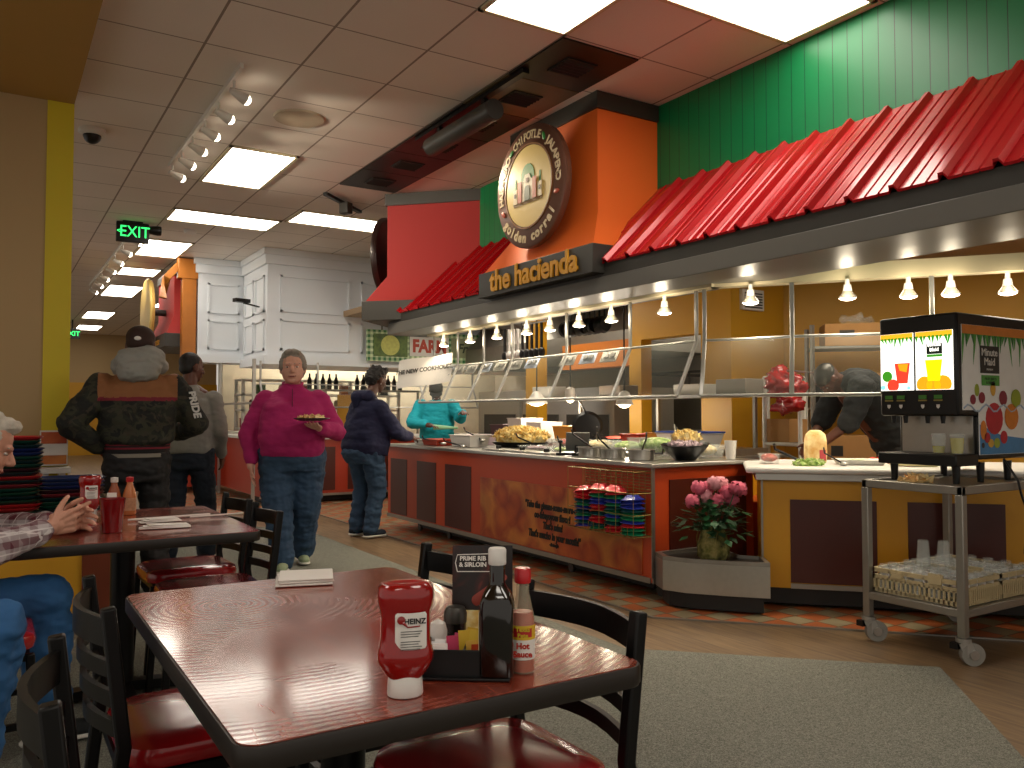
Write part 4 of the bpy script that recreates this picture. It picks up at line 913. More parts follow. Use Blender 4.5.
for i, (x, y, f_, lab) in enumerate(((4.28, 2.54, .35, 'clear cup a third full of yellow drink on the drip tray'), (4.28, 2.44, .8, 'clear cup nearly full of yellow drink on the drip tray'))):
    t = thing('plastic_cup', lab, 'cup', (x, y, 1.006)); B().lathe([(.001, 0), (.03, 0), (.038, .105), (.036, .105), (.028, .003), (.001, .003)], seg=20).build('cup_wall', 'clear', t)
    B().lathe([(.001, .004), (.0275, .004), (.0275+.008*f_, .004+.1*f_), (.001, .004+.1*f_)], seg=20).build('drink', plain('yellow drink', 'c9bf2a', .15), t)
t = wthing('power_cord', 'dark cord hanging from the cart top at right', 'cord', (4.5, 2.3, .86)); B().tube([(4.52, 2.33, .98), (4.5, 2.25, .87), (4.5, 2.235, .8), (4.56, 2.235, .7), (4.52, 2.235, .5), (4.6, 2.235, .35)], .006, 6).build('cable', 'black_plastic', t)
pile('napkin_litter', (4.16, 2.6, .855), (.1, .06, .02), 'bun', 'crumpled brown paper scraps under the dispenser', 'paper', 30, .03)
# ================================================================== TABLES AND CHAIRS
def mat_table(name, c1, c2, smear):
    k = N(name); geo = k.n('ShaderNodeNewGeometry').outputs[0]
    cm = k.n('ShaderNodeMapping'); cm.inputs['Scale'].default_value = (26, 3, 1); cm.inputs['Rotation'].default_value = (0, 0, .5); k.l(geo, cm.inputs[0])
    g = k.noise(2.2, 6, cm.outputs[0], rough=.65, dist=.6)
    k.color(k.ramp(g, [(.3, c1), (.5, c2), (.72, 'a5503a')]))
    # wiped swirls left on the lacquer: a rougher film in curved strokes
    w = k.n('ShaderNodeTexWave'); w.wave_type = 'RINGS'; w.rings_direction = 'Z'; w.inputs['Scale'].default_value = 16; w.inputs['Distortion'].default_value = 3; w.inputs['Detail'].default_value = 3; w.inputs['Detail Scale'].default_value = 1.2
    mp = k.n('ShaderNodeMapping'); mp.inputs['Location'].default_value = (-.52, -2.15, 0); mp.inputs['Scale'].default_value = (1, 1, 1); k.l(geo, mp.inputs[0]); k.l(mp.outputs[0], w.inputs[0])
    big = k.noise(3.5, 3, geo, dist=.5)
    film = k.math('MULTIPLY', w.outputs[1], k.ramp(big, [(.4, '000000'), (.6, 'ffffff')]))
    k.l(k.math('ADD', .13, k.math('MULTIPLY', film, smear)), k.p['Roughness']); k.p['Specular IOR Level'].default_value = .9
    k.p['Coat Weight'].default_value = .6; k.p['Coat Roughness'].default_value = .1
    return k.m
M['table_top'] = mat_table('red-brown wood laminate', '5e1e12', '8a3826', .3)
M['table_edge'] = plain('dark rubber table edge', '1f1813', .45, 0, .2, 10)
def rrect(w, d, r, n=6):
    o = []
    for cx, cy, a0 in ((w/2-r, d/2-r, 0), (-w/2+r, d/2-r, PI/2), (-w/2+r, -d/2+r, PI), (w/2-r, -d/2+r, 1.5*PI)):
        o += [(cx+r*math.cos(a0+PI/2*i/n), cy+r*math.sin(a0+PI/2*i/n)) for i in range(n+1)]
    return o
def table(c, w, d, label):
    t = thing('dining_table', label, 'table', (c[0], c[1], 0))
    B().prism(rrect(w-.012, d-.012, .035), .705, .7405).build('tabletop', 'table_top', t)
    b = B(); b.rings([[Vector((x*k, y*q, z)) for x, y in rrect(w, d, .04)] for z, k, q in ((.698, .97, .98), (.700, .995, .995), (.706, 1, 1), (.734, 1, 1), (.7385, .996, .997))]); b.build('edge_band', 'table_edge', t)
    B().cyl((0, 0, .03), (0, 0, .69), .05, seg=20).build('pedestal', 'black_metal', t)
    b = B(); b.bar([(-w*.35, 0, .025), (0, 0, .05), (w*.35, 0, .025)], .07, .04).bar([(0, -d*.35, .025), (0, 0, .05), (0, d*.35, .025)], .07, .04); b.build('cross_base', 'black_metal', t)
    B().bar([(-w*.3, 0, .69), (w*.3, 0, .69)], .05, .014).bar([(0, -d*.3, .69), (0, d*.3, .69)], .05, .014).build('top_bracket', 'black_metal', t)
    return t
tb1 = table((.692, 1.82), .77, 1.20, 'red-brown dining table with condiments filling the foreground')
tb2 = table((.50, 3.97), .90, 1.10, 'far dining table with red tumbler and papers beside seated man')
def make_chair(label, grp):
    t = thing('ladder_back_chair', label, 'chair', group=grp)      # faces +Y, back at -Y
    w = .205
    for s in (-1, 1):
        b = B(); b.bar([(s*w, -.27, 0), (s*w, -.225, .43), (s*w, -.215, .5), (s*w, -.25, .8)], .03, .03, up=(1, 0, 0)); b.build('back_leg', 'black_metal', t, bevel=.005)
        b = B(); b.bar([(s*(w-.005), .2, 0), (s*(w-.01), .175, .43)], .028, .028, up=(1, 0, 0)); b.build('front_leg', 'black_metal', t, bevel=.005)
    for z, h in ((.745, .06), (.665, .034), (.60, .034), (.535, .034)):
        pts = []
        yb = -.215-(z-.5)/.3*.035
        for i in range(9):
            a = i/8; pts.append((-w+2*w*a, yb-.05*math.sin(PI*a), z))
        b = B(); rs = [[Vector((x, y+q, zz)) for q, zz in ((-.007, z-h/2), (.007, z-h/2), (.007, z+h/2), (-.007, z+h/2))] for x, y, z in pts]; b.rings(rs, smooth=False); b.build('back_slat', 'black_metal', t)
    b = B(); sh = [(x, y) for x, y in rrect(.40, .40, .09, 8)]
    b.rings([[Vector((x*k, y*k-.01, z)) for x, y in sh] for z, k in ((.435, .9), (.437, 1.0), (.46, 1.03), (.478, 1.0), (.488, .9), (.493, .6), (.494, .05))]); b.build('seat', 'vinyl_red', t)
    b = B()
    for s in (-1, 1): b.bar([(s*.19, -.22, .42), (s*.19, .17, .42)], .03, .025).bar([(s*.195, -.245, .2), (s*.195, .185, .2)], .02, .02)
    b.bar([(-.19, .16, .42), (.19, .16, .42)], .03, .025).bar([(-.19, -.2, .42), (.19, -.2, .42)], .03, .025).bar([(-.19, .18, .26), (.19, .18, .26)], .02, .02)
    b.build('frame_rails', 'black_metal', t)
    return t
ch = make_chair('black ladder-back chair with red seat at near left corner of foreground table', 'black ladder-back chairs')
ch.location = (.345, 1.55, .006); ch.rotation_euler = (0, 0, -PI/2-.08)
for (x, y, r, l) in ((.47, 2.17, -PI/2, 'black ladder-back chair tucked under the left side of foreground table'),
                     (.94, 2.20, PI/2, 'black ladder-back chair behind the dark menu card and sauce bottles'),
                     (.90, 1.54, PI/2+.02, 'black ladder-back chair at the right end of foreground table'),
                     (.80, 3.72, PI/2-.02, 'black ladder-back chair at near right of the far table'),
                     (.81, 4.27, PI/2+.03, 'black ladder-back chair at far right of the far table'),
                     (-.05, 3.35, -PI/2, 'chair hidden under the seated grey-haired man')):
    dup(ch, (x, y, .006), r, l)
# ---------- foreground condiments
Z = .742
def look_rot(x, y): return math.atan2(-x, y)   # local +Y points away from the viewer
# ketchup bottle standing on its cap
kt = thing('ketchup_bottle', 'large upside-down red ketchup bottle on the foreground table', 'bottle', Vector((0.608, 1.290, 0.742))+Vector((0, .02, 0)), look_rot(.6, 1.3)+.12)
M['ketchup'] = plain('ketchup red plastic', '8f0a0c', .12, 0, .1, 5, coat=.6)
b = B(); rs = []; seg = 32
for w, d, z in ((.026, .022, .028), (.031, .025, .033), (.041, .029, .046), (.0475, .033, .059), (.048, .034, .07), (.045, .031, .083), (.0425, .029, .096), (.042, .028, .13), (.0435, .029, .143), (.047, .032, .153), (.0485, .033, .168), (.047, .032, .181), (.041, .027, .188), (.024, .014, .189), (.001, .001, .187)):
    rs.append([Vector((w*math.copysign(abs(math.cos(2*PI*i/seg))**.7, math.cos(2*PI*i/seg)), d*math.copysign(abs(math.sin(2*PI*i/seg))**.85, math.sin(2*PI*i/seg)), z)) for i in range(seg)])
b.rings(rs); b.build('bottle_body', 'ketchup', kt)
B().lathe([(.001, 0), (.030, 0), (.031, .003), (.029, .033), (.026, .036), (.001, .037)], seg=28, sy=.92).build('cap', 'white_plastic', kt)
b = B(); yl = -.0305
vs = []; n = 10
rs = []
for z in (.082, .086, .139, .143):
    ww = .024 if z in (.082, .143) else .0265
    rs.append([Vector((-ww+2*ww*i/n+.006, -.0335+.006*abs(-1+2*i/n)**2, z)) for i in range(n+1)])
b.rings(rs, close=False, cap=False); lb = b.build('label', 'white_paper', kt)
text('lettering', 'HEINZ', .0125, (.012, -.0342, .129), (1, 0, .0), (0, 0, 1), 'matte_black', lb, ext=.0002, bold=.0004)
for i in range(8): 
    if i == 3: continue
    B().box((-.012, -.0338, .112-.0042*i), (.024-.003*(i % 3), -.0332, .1131-.0042*i)).build('print_line', 'dark_steel', lb)
B().cap((.0, -.0342, .120), (.02, -.0342, .121), .0012, .0012, 6).build('red_smile', 'ketchup', lb)
b = B(); b.ell((-.011, -.0342, .132), (.007, .0006, .007)).cap((-.007, -.0342, .127), (0, -.0342, .120), .003, .001, 6); b.build('tomato_mark', 'ketchup', lb)
# black caddy
CAD = Vector((0.739, 1.332, 0.742))+Vector((.02, .035, 0))
cd_ = thing('condiment_caddy', 'black plastic caddy of sugar packets and sauces on the foreground table', 'caddy', CAD, -.62)
b = B(); w2, d2 = .075, .055
for q in ((-w2, -d2, w2, -d2+.004), (-w2, d2-.004, w2, d2), (-w2, -d2, -w2+.004, d2), (w2-.004, -d2, w2, d2)): b.box((q[0], q[1], 0), (q[2], q[3], .052))
b.box((-w2, -d2, 0), (w2, d2, .004)); b.box((-.002, -d2, 0), (.002, d2, .05)); b.box((-w2-.018, -d2-.01, 0), (w2+.01, d2+.01, .005)); b.build('tray', 'black_plastic', cd_, bevel=.0015)
t = thing('pepper_shaker', 'dark shaker with rounded black lid behind the sugar packets', 'shaker', Vector((0.797, 1.482, 0.742))); B().lathe([(.001, .006), (.021, .006), (.022, .06), (.001, .06)], seg=20).build('jar', plain('dark glass', '1a1513', .15), t); B().lathe([(.023, .06), (.024, .078), (.018, .09), (.001, .093)], seg=20).build('lid', 'dark_steel', t)
t = thing('salt_shaker', 'small white shaker between ketchup bottle and caddy', 'shaker', Vector((0.737, 1.440, 0.742))); B().lathe([(.001, .006), (.017, .006), (.018, .06), (.014, .075), (.001, .082)], seg=18).build('jar', 'white_plastic', t)
cp = [('f0e9e4', 'white sweetener packet with red print, front left of the caddy', -.055, -.03), ('efe6e2', 'white sweetener packet, second row left of the caddy', -.05, -.015), ('ecebea', 'white packet third row left of the caddy', -.055, 0), ('f0eeec', 'white packet at back left of the caddy', -.045, .015), ('c23a62', 'pink sweetener packet sticking up in the middle', -.02, .012), ('c8497a', 'pink sweetener packet behind the yellow ones', -.012, .025), ('d8b32c', 'tall yellow packet at the back', .01, .02), ('dcb92e', 'yellow packet leaning in the middle', .004, .005), ('e0c23a', 'yellow packet in front of the tall one', .02, .0), ('dcb440', 'yellow packet with an orange stripe in front', .02, -.018), ('d9ae34', 'yellow packet at the right of the caddy', .035, .012)]
for i, (c, l, x, y) in enumerate(cp):
    P = Matrix.Translation(CAD) @ Matrix.Rotation(-.62, 4, 'Z') @ Vector((x, y, .03))
    hgt = .062 if i in (6, 7, 8) else .05 if i > 3 else .042
    t = thing('sweetener_packet', l, 'packet', P, -.60+random.uniform(-.15, .15), 'packets in the caddy')
    b = B(); 
    M4 = Matrix.Rotation(random.uniform(-.15, .15), 4, 'Y') @ Matrix.Rotation(-.12, 4, 'X')
    b.rings([[M4 @ Vector((sx*.017, sy*(.0012+.002*math.sin(PI*k)), -.02+ (hgt+.0)*k)) for sx, sy in ((-1,-1),(1,-1),(1,1),(-1,1))] for k in (0, .25, .5, .75, 1)]); o = b.build('paper', plain('packet '+c, c, .5), t)
    if i == 9: B().box((-.009, -.0045, .0), (.005, -.0032, .024)).build('stripe', plain('orange stripe', 'cf4a1c', .5), t)
    if i < 2: B().box((-.012, -.0045, .004), (.004, -.0034, .008)).box((-.01, -.0045, -.004), (.006, -.0034, -.0)).build('print', plain('red print', 'b5304a', .5), t)
# steak sauce bottle
sb = thing('sauce_bottle', 'square black steak sauce bottle with white cap in the caddy', 'bottle', Vector((0.789, 1.306, 0.746)), -.62)
def sq(w, z, p=.35):
    return [Vector((w*math.copysign(abs(math.cos(a))**p, math.cos(a)), w*math.copysign(abs(math.sin(a))**p, math.sin(a)), z)) for a in [2*PI*i/32 for i in range(32)]]
B().rings([sq(.029, .0), sq(.031, .004), sq(.031, .125), sq(.030, .132), sq(.025, .147, .5), sq(.0155, .162, .9), sq(.014, .17, 1), sq(.0145, .198, 1), sq(.014, .20, 1)]).build('bottle_body', plain('black sauce glass', '0a0605', .06, 0, .1, coat=.6), sb)
B().lathe([(.0155, .198), (.0165, .2), (.0165, .225), (.0145, .228), (.001, .228)], seg=24).build('cap', 'white_plastic', sb)
B().box((-.0322, -.022, .018), (-.0312, .022, .115)).build('label', plain('cream label', 'd8cba8', .6), sb)
# hot sauce
hs = thing('hot_sauce_bottle', 'clear hot sauce bottle with red cap right of the black bottle', 'bottle', Vector((0.845, 1.307, 0.742)), look_rot(.9, 1.4))
M['hot'] = plain('hot sauce', 'b32412', .15, 0, .05)
B().lathe([(.001, 0), (.021, 0), (.0225, .004), (.0225, .098), (.018, .118), (.0125, .142), (.0115, .165), (.001, .166)], seg=28).build('glass_body', glass('bottle glass', 'cfc3a8', .3, .03), hs)
B().lathe([(.001, .002), (.0205, .003), (.0212, .006), (.0212, .097), (.018, .110), (.001, .110)], seg=28).build('sauce', 'hot', hs)
B().lathe([(.0145, .163), (.0155, .166), (.0155, .187), (.0135, .190), (.001, .190)], seg=24).build('cap', plain('red cap', 'c01a22', .35, coat=.2), hs)
b = B(); rs = []
for z in (.026, .088): rs.append([Vector((.0229*math.sin(a), -.0229*math.cos(a), z)) for a in [-1.5+3*i/16 for i in range(17)]])
b.rings(rs, close=False, cap=False); hl = b.build('label', 'white_paper', hs)
b = B(); b.rings([[Vector((.0231*math.sin(a), -.0231*math.cos(a), z)) for a in [-1.5+3*i/16 for i in range(17)]] for z in (.062, .088)], close=False, cap=False); b.build('yellow_band', plain('yellow label', 'd8b02a', .5), hl)
b = B(); b.rings([[Vector((.0233*math.sin(a), -.0233*math.cos(a), z)) for a in [-.8+1.6*i/10 for i in range(11)]] for z in (.067, .083)], close=False, cap=False); b.build('red_oval', plain('red label', 'b81e22', .5), hl)
text('lettering', 'Texas\nPete', .011, (0, -.0236, .076), (1, 0, 0), (0, 0, 1), 'yellow_paint', hl, ext=.0002, bold=.0003)
text('lettering', 'Hot\nSauce', .015, (0, -.0234, .044), (1, 0, 0), (0, 0, 1), 'hot', hl, ext=.0002, bold=.0006)
# menu card
mc = thing('menu_card', 'dark folded table menu with steak photo behind the sauce bottles', 'card', Vector((0.857, 1.478, 0.742)), -.56)
k = N('steak menu print'); n = k.noise(9, 4, dist=1.5); k.color(k.ramp(n, [(.45, '160a09'), (.56, '3c1410'), (.62, '6e2a20'), (.68, '1c0c0a')])); k.p['Roughness'].default_value = .3
M4 = Matrix.Rotation(-.14, 4, 'X')
B().box((-.062, -.002, .0), (.062, .002, .205), M4).build('front_leaf', k.m, mc); B().box((-.06, -.001, .0), (.06, .001, .2), Matrix.Translation((0, .075, 0)) @ Matrix.Rotation(.2, 4, 'X')).build('rear_leaf', k.m, mc)
text('lettering', 'PRIME RIB\n& SIRLOIN', .0125, M4 @ Vector((-.02, -.0032, .172)), (1, 0, 0), M4.to_3x3() @ Vector((0, 0, 1)), 'white_paper', mc, ext=.0002, bold=.0004)
b = B(); b.tube([M4 @ Vector((x, -.003, z)) for x, z in ((-.052, .152), (-.056, .17), (-.052, .186), (.02, .188), (.024, .17), (.02, .152), (-.052, .152))], .001, 5); b.build('line_frame', 'white_paper', mc)
B().box((-.061, -.0034, .005), (.061, -.0024, .075), M4).build('food_photo', 'chips', mc)
b = B(); b.cap(M4 @ Vector((-.01, -.0028, .095)), M4 @ Vector((.045, -.0028, .14)), .012, .006, 8, flat=((0, 1, 0), .1)); b.build('steak_photo', plain('steak pink', '8a3a30', .4), mc)
# folded napkins
nk = thing('paper_napkins', 'folded white napkins lying on the foreground table', 'napkin', (.765, 2.33, Z), -.30)
for i, (w, d, z, r) in enumerate(((.155, .15, .0, .0), (.15, .145, .0065, .05), (.15, .148, .013, -.03))): B().cbox((0.003*i, 0.002*i, z+.003), (w, d, .0055), rz=r).build('napkin_layer', 'white_paper', nk, bevel=.0024)
# ---------- things on the far table
P = Vector((0.424, 3.695, 0.742)); t = thing('tumbler', 'tall red plastic tumbler on the far table', 'cup', P)
b = B(); seg = 28
rs = [[Vector((r*(1+(.015 if i % 2 else 0))*math.cos(2*PI*i/seg), r*(1+(.015 if i % 2 else 0))*math.sin(2*PI*i/seg), z)) for i in range(seg)] for r, z in ((.001, 0), (.036, 0), (.037, .004), (.041, .07), (.049, .135), (.0465, .135), (.035, .006), (.001, .006))]
b.rings(rs); b.build('cup_wall', plain('translucent red plastic', '7c0d12', .15, 0, .1, coat=.4), t)
P = Vector((0.402, 4.728, 0.780)); k2 = dup(kt, (P.x-.0+.08, P.y+.25, Z), look_rot(P.x, P.y), 'red ketchup bottle with white label on the far table')
P = Vector((0.318, 3.796, 0.742)); k2.location = (.40, 4.32, Z); k2.rotation_euler = (0, 0, look_rot(.4, 4.3))
t = thing('red_plate', 'red plate under the hands of the seated man', 'plate', (.27, 3.86, Z)); B().lathe([(.001, 0), (.07, 0), (.12, .016), (.122, .018), (.115, .016), (.07, .005), (.001, .005)], seg=32).build('dish', plain('red plate', 'a81a1c', .3, coat=.3), t)
def syrup(loc, lab, capm, body):
    t = thing('sauce_bottle', lab, 'bottle', loc, look_rot(loc[0], loc[1]))
    B().lathe([(.001, 0), (.027, 0), (.03, .005), (.03, .09), (.022, .12), (.014, .14), (.013, .155), (.001, .156)], seg=24).build('bottle_body', body, t)
    B().lathe([(.015, .153), (.017, .156), (.0165, .175), (.001, .178)], seg=20).build('cap', capm, t)
    b = B(); b.rings([[Vector((.0306*math.sin(a), -.0306*math.cos(a), z)) for a in [-1.3+2.6*i/12 for i in range(13)]] for z in (.02, .08)], close=False, cap=False); b.build('label', plain('printed label', 'b08060', .5, 0, .5, 60), t)
syrup((.50, 4.30, Z), 'sauce bottle with white cap behind the tumbler', 'white_plastic', plain('amber sauce', '8f4a2a', .2)); syrup((.565, 4.29, Z), 'sauce bottle with red cap behind the tumbler', plain('red cap two', 'b81a22', .35), plain('orange sauce', 'b56a3a', .2))
P = Vector((0.560, 4.504, 0.742)); t = thing('napkin_holder', 'white card standing between ketchup and tumbler', 'card', (.47, 4.12, Z), -.6); B().box((-.02, -.004, 0), (.02, .004, .12)).build('card', 'white_paper', t)
for P, w, r, l in ((Vector((0.625, 3.706, 0.742)), .2, -.05, 'white folded napkin nearest the edge of the far table'), (Vector((0.640, 3.921, 0.742)), .17, .15, 'crumpled white napkin behind the folded one on the far table')):
    t = thing('paper_napkins', l, 'napkin', P, r-.1)
    b = B(); 
    for i in range(3): b.cbox((.005*i, .004*i, .004+.005*i), (w-.02*i, .06, .005), rz=.08*i, ry=.02*i)
    b.build('napkin_layer', 'white_paper', t, bevel=.002)
t = wthing('drinking_straw', 'white straw lying on the far table', 'straw', Vector((0.723, 4.164, 0.742))); B().tube([Vector((0.522, 4.002, 0.750)), Vector((0.876, 4.036, 0.750))], .005, 6).build('tube', 'white_paper', t)
t = wthing('drinking_straw', 'paper-wrapped straw with raised end on the far table', 'straw', Vector((0.761, 4.009, 0.742))); B().tube([Vector((0.774, 3.968, 0.750)), Vector((1.016, 3.993, 0.750))], .004, 6).build('tube', 'white_paper', t)
# ---------- tray stand by the yellow column
t = wthing('tray_cabinet', 'low mustard cabinet with brown edges below the tray stacks', 'cabinet', (.2, 5.8, 0))
B().box((-.9, 5.35, .0), (.62, 6.1, .56)).build('body', 'kitchen_yellow', t); B().box((.46, 5.335, 0), (.63, 5.36, .575)).box((-.92, 5.33, .555), (.64, 6.12, .585)).build('brown_edging', plain('brown edging', '6a2f18', .4), t)
B().box((.62, 5.36, .0), (.67, 6.1, .7)).build('end_post', plain('pale grey post', '968d78', .5), t)
TC = ['b5262c', '1d4a40', '23306a', '14343a', '8a2a34', '2a3a6a', '174a3a', '3a1f2a']
TM = [plain('tray '+c, c, .35, 0, .08, coat=.2) for c in TC]; tn = ['red', 'green', 'navy', 'dark teal', 'maroon', 'blue', 'dark green', 'dark plum']
tp = {}
def tray(i, m, x, y, z, r, lab, grp):
    if m not in tp:
        b = B(); b.rings([[Vector((px_*k, py_*k, z_)) for px_, py_ in rrect(.36, .28, .05)] for z_, k in ((.0, .86), (.017, 1.0), (.021, 1.02), (.022, .99), (.005, .85), (.0045, .05))]); tp[m] = b.build('serving_tray', TM[m]); o = tp[m]
    else: o = tp[m].copy(); C.objects.link(o)
    o.location = (x, y, z); o.rotation_euler = (0, 0, r); tag(o, lab, 'tray', grp)
nw = ['lowest', 'second', 'third', 'fourth', 'fifth', 'sixth', 'seventh', 'eighth', 'ninth', 'tenth', 'eleventh', 'twelfth', 'thirteenth', 'fourteenth', 'fifteenth', 'sixteenth', 'seventeenth', 'eighteenth', 'nineteenth', 'twentieth', 'twenty-first', 'topmost']
def trays(seq, x, y, z0, where, grp):
    for i, m in enumerate(seq):
        tray(i, m, x+random.uniform(-.008, .008), y+random.uniform(-.008, .008), z0+i*.0225, random.uniform(-.05, .05), '%s tray, %s in the %s' % (tn[m], 'topmost' if i == len(seq)-1 else nw[i]+(' from bottom' if i else ''), where), grp)
trays([3, 4, 1, 0, 0, 6, 3, 6, 1, 4, 3, 0, 3, 7, 1, 3, 1, 2, 2, 3, 1, 0], .08, 5.62, .59, 'tall stack of trays', 'trays in the tall stack')
trays([4, 0, 3, 6, 6, 3, 4, 7, 2, 5, 5], .41, 5.66, .59, 'short stack of trays', 'trays in the short stack')
t = wthing('menu_picture', 'framed food picture leaning on the yellow column above the trays', 'picture', (.37, 6.5, .85)); B().box((.29, 6.5, .86), (.46, 6.53, 1.10)).build('frame', 'white_plastic', t)
B().box((.298, 6.494, 1.01), (.452, 6.4995, 1.09)).build('photo', 'poster', t); B().box((.298, 6.494, .87), (.452, 6.4995, .93)).build('photo', 'poster', t)
t = wthing('tray_ledge', 'pale shelf ledge under the leaning food picture', 'shelf', (.37, 6.4, .8)); B().box((.26, 6.35, .815), (.47, 6.54, .85)).box((.3, 6.38, 0), (.34, 6.5, .815)).box((.40, 6.38, 0), (.44, 6.5, .815)).build('ledge', 'white_plastic', t)

# ================================================================== BACK STATION
t = wthing('back_counter', 'red buffet counter with maroon panels under the white panelling', 'counter', (4, 11.3, 0))
B().box((3.0, 10.95, .12), (6.5, 11.75, .86)).box((3.0, 11.75, .12), (3.5, 13.2, .86)).build('body', 'red_counter', t)
B().box((2.96, 10.9, .862), (6.5, 11.78, .90)).box((2.96, 11.78, .862), (3.54, 13.2, .90)).build('worktop', 'white_plastic', t, bevel=.005)
for a, c in ((3.62, 4.02), (4.2, 4.95), (5.1, 5.8)): B().box((a, 10.944, .17), (c, 10.956, .76)).build('side_panel', 'maroon', t)
B().box((3.15, 10.944, .17), (3.5, 10.956, .76)).build('side_panel', 'maroon', t)
B().box((2.99, 10.935, .10), (6.5, 10.949, .13)).build('steel_kick_rail', 'steel_dull', t); B().box((3.1, 11.1, 0.02), (6.4, 11.7, .119)).build('underframe', 'matte_black', t)
g3 = wthing('sneeze_guard', 'far glass guard with posts above the red back counter', 'guard', (4, 11.1, 1.3))
guard(g3, [(x, 11.35) for x in (3.1, 3.9, 4.7, 5.5, 6.4)], (0, -1), zt=1.93, zk=1.62, zf=1.3)
t = wthing('sneeze_guard', 'upright steel post frame at the left end of the back counter', 'guard', (3.0, 12, 1)); 
b = B(); b.bar([(2.92, 11.0, .02), (2.92, 11.0, 1.93)], .04, .04).bar([(2.92, 12.9, .02), (2.92, 12.9, 1.98)], .04, .04).bar([(2.92, 11.0, 1.35), (2.92, 12.9, 1.35)], .03, .03); b.build('post_frame', 'pipe', t)
t = wthing('wire_shelving', 'white shelving with jars behind the back counter', 'shelf', (4.5, 13.6, 0)); b = B()
for x in (3.4, 4.3, 5.2, 6.1): b.box((x, 13.5, 0), (x+.05, 13.55, 1.75)).box((x, 13.95, 0), (x+.05, 14, 1.75))
for z in (.95, 1.25, 1.5, 1.74): b.box((3.4, 13.5, z), (6.15, 14, z+.03))
b.build('frame', 'white_metal', t)
cl = ['red', 'brown', 'green', 'white', 'black', 'tan', 'orange', 'steel']
cc = ['9a2a20', '5a3520', '3a5a30', 'd0ccc0', '1c1a18', 'a5855a', 'b5622a', '8a8a86']
for i in range(22):
    z = (.98, 1.28, 1.53)[i % 3]; x = 3.5+.12*i; k_ = i % 8
    t = thing('storage_jar', '%s container on the %s white shelf behind the back counter, %s' % (cl[k_], ('low', 'middle', 'high')[i % 3], ('at the left', 'left of centre', 'at the centre', 'right of centre', 'at the right')[min(4, i//5)]), 'container', (x, 13.7, z), 0, 'containers on the white shelves')
    if i % 2: B().lathe([(.001, 0), (.055, 0), (.06, .12), (.05, .15), (.04, .16), (.001, .165)], seg=14).build('jar', plain('jar '+cl[k_], cc[k_], .5), t)
    else: B().cbox((0, 0, .07), (.14, .14, .14)).cbox((0, 0, .148), (.15, .15, .015)).build('box', plain('box '+cl[k_], cc[k_], .5), t, bevel=.006)
for i in range(13):
    x = 4.15+.11*i+(.25 if i > 4 else 0); t = thing('syrup_bottle', 'dark bottle in the row under the white panelling, %s' % ['first from left', 'second from left', 'third from left', 'fourth from left', 'fifth from left', 'sixth from left', 'seventh from left', 'eighth from left', 'ninth from left', 'tenth from left', 'eleventh from left', 'twelfth from left', 'last at right'][i], 'bottle', (x+.15, 12.9, 1.60), .0, 'dark bottles on the back rail')
    B().lathe([(.001, 0), (.035, 0), (.036, .14), (.014, .2), (.013, .25), (.001, .25)], seg=12).build('bottle_body', 'matte_black', t)
t = wthing('bottle_shelf', 'steel shelf carrying the dark bottles behind the back counter', 'shelf', (5, 12.9, 1.6)); B().box((4.1, 12.8, 1.57), (6.3, 13.0, 1.6)).bar([(4.15, 12.9, 0), (4.15, 12.9, 1.57)], .03, .03).bar([(6.2, 12.9, 0), (6.2, 12.9, 1.57)], .03, .03).build('shelf_board', 'steel_dull', t)
for i, (x, w, c, l) in enumerate(((4.15, .2, 'e0d9c8', 'white dish of food'), (4.4, .3, 'b0302a', 'red oval dish'), (4.75, .22, 'd8d2c4', 'pale bowl'), (3.35, .25, 'cdc6b5', 'pale serving dish'), (5.1, .25, 'c2402c', 'red food tray'))):
    t = thing('serving_dish', l+' on the back counter, '+['left of the woman in navy', 'beside the woman in navy', 'behind the woman in navy', 'behind the woman in pink', 'hidden behind the navy hood'][i], 'dish', (x, 11.12, .902), 0, 'dishes on the back counter'); B().lathe([(.001, 0), (w*.35, 0), (w*.5, .05), (w*.48, .05), (w*.33, .01), (.001, .01)], seg=18).build('dish_body', plain('dish '+c, c, .4), t); B().ell((0, 0, .035), (w*.42, w*.42, .03)).build('contents', ('cheese', 'salsa', 'bun', 'salad', 'salsa')[i], t)
t = wthing('curtain_panel', 'yellow hanging panel behind the back counter beside navy hood', 'panel', (5, 12.3, 1)); B().box((4.55, 12.3, .9), (4.95, 12.33, 1.5)).box((4.72, 12.28, 0), (4.76, 12.3, .9)).build('board', 'kitchen_yellow', t)
# brand board
fs = wthing('hanging_sign', 'wide hanging sign with cabbage picture and red FARM letters', 'sign', (5.5, 11.4, 2.25))
k = N('green gingham'); p = k.pos(); u_ = k.math('LESS_THAN', k.math('FRACT', k.math('MULTIPLY', p[0], 12.)), .5); v_ = k.math('LESS_THAN', k.math('FRACT', k.math('MULTIPLY', p[2], 12.)), .5)
k.color(k.mix(k.math('MULTIPLY', k.math('ADD', u_, v_), .5), 'cfe0b8', '1f6a34')); k.p['Roughness'].default_value = .5
B().box((4.66, 11.40, 1.985), (6.85, 11.44, 2.45)).build('gingham_frame', k.m, fs)
k = N('cabbage print'); geo = k.n('ShaderNodeNewGeometry').outputs[0]; k.color(k.ramp(k.noise(6, 4, geo), [(.35, '22401c'), (.55, '5f7a34'), (.7, '3c5a24')])); k.p['Roughness'].default_value = .5
cb = B().box((4.76, 11.385, 2.06), (5.3, 11.399, 2.39)).build('cabbage_picture', k.m, fs)
B().lathe([(.001, 0), (.15, 0), (.15, .004), (.001, .004)], seg=24, M4=frame4((5.02, 11.385, 2.225), (1, 0, 0), (0, 0, 1))).build('cabbage', plain('cabbage', 'c9cd72', .6, 0, .3, 30), cb)
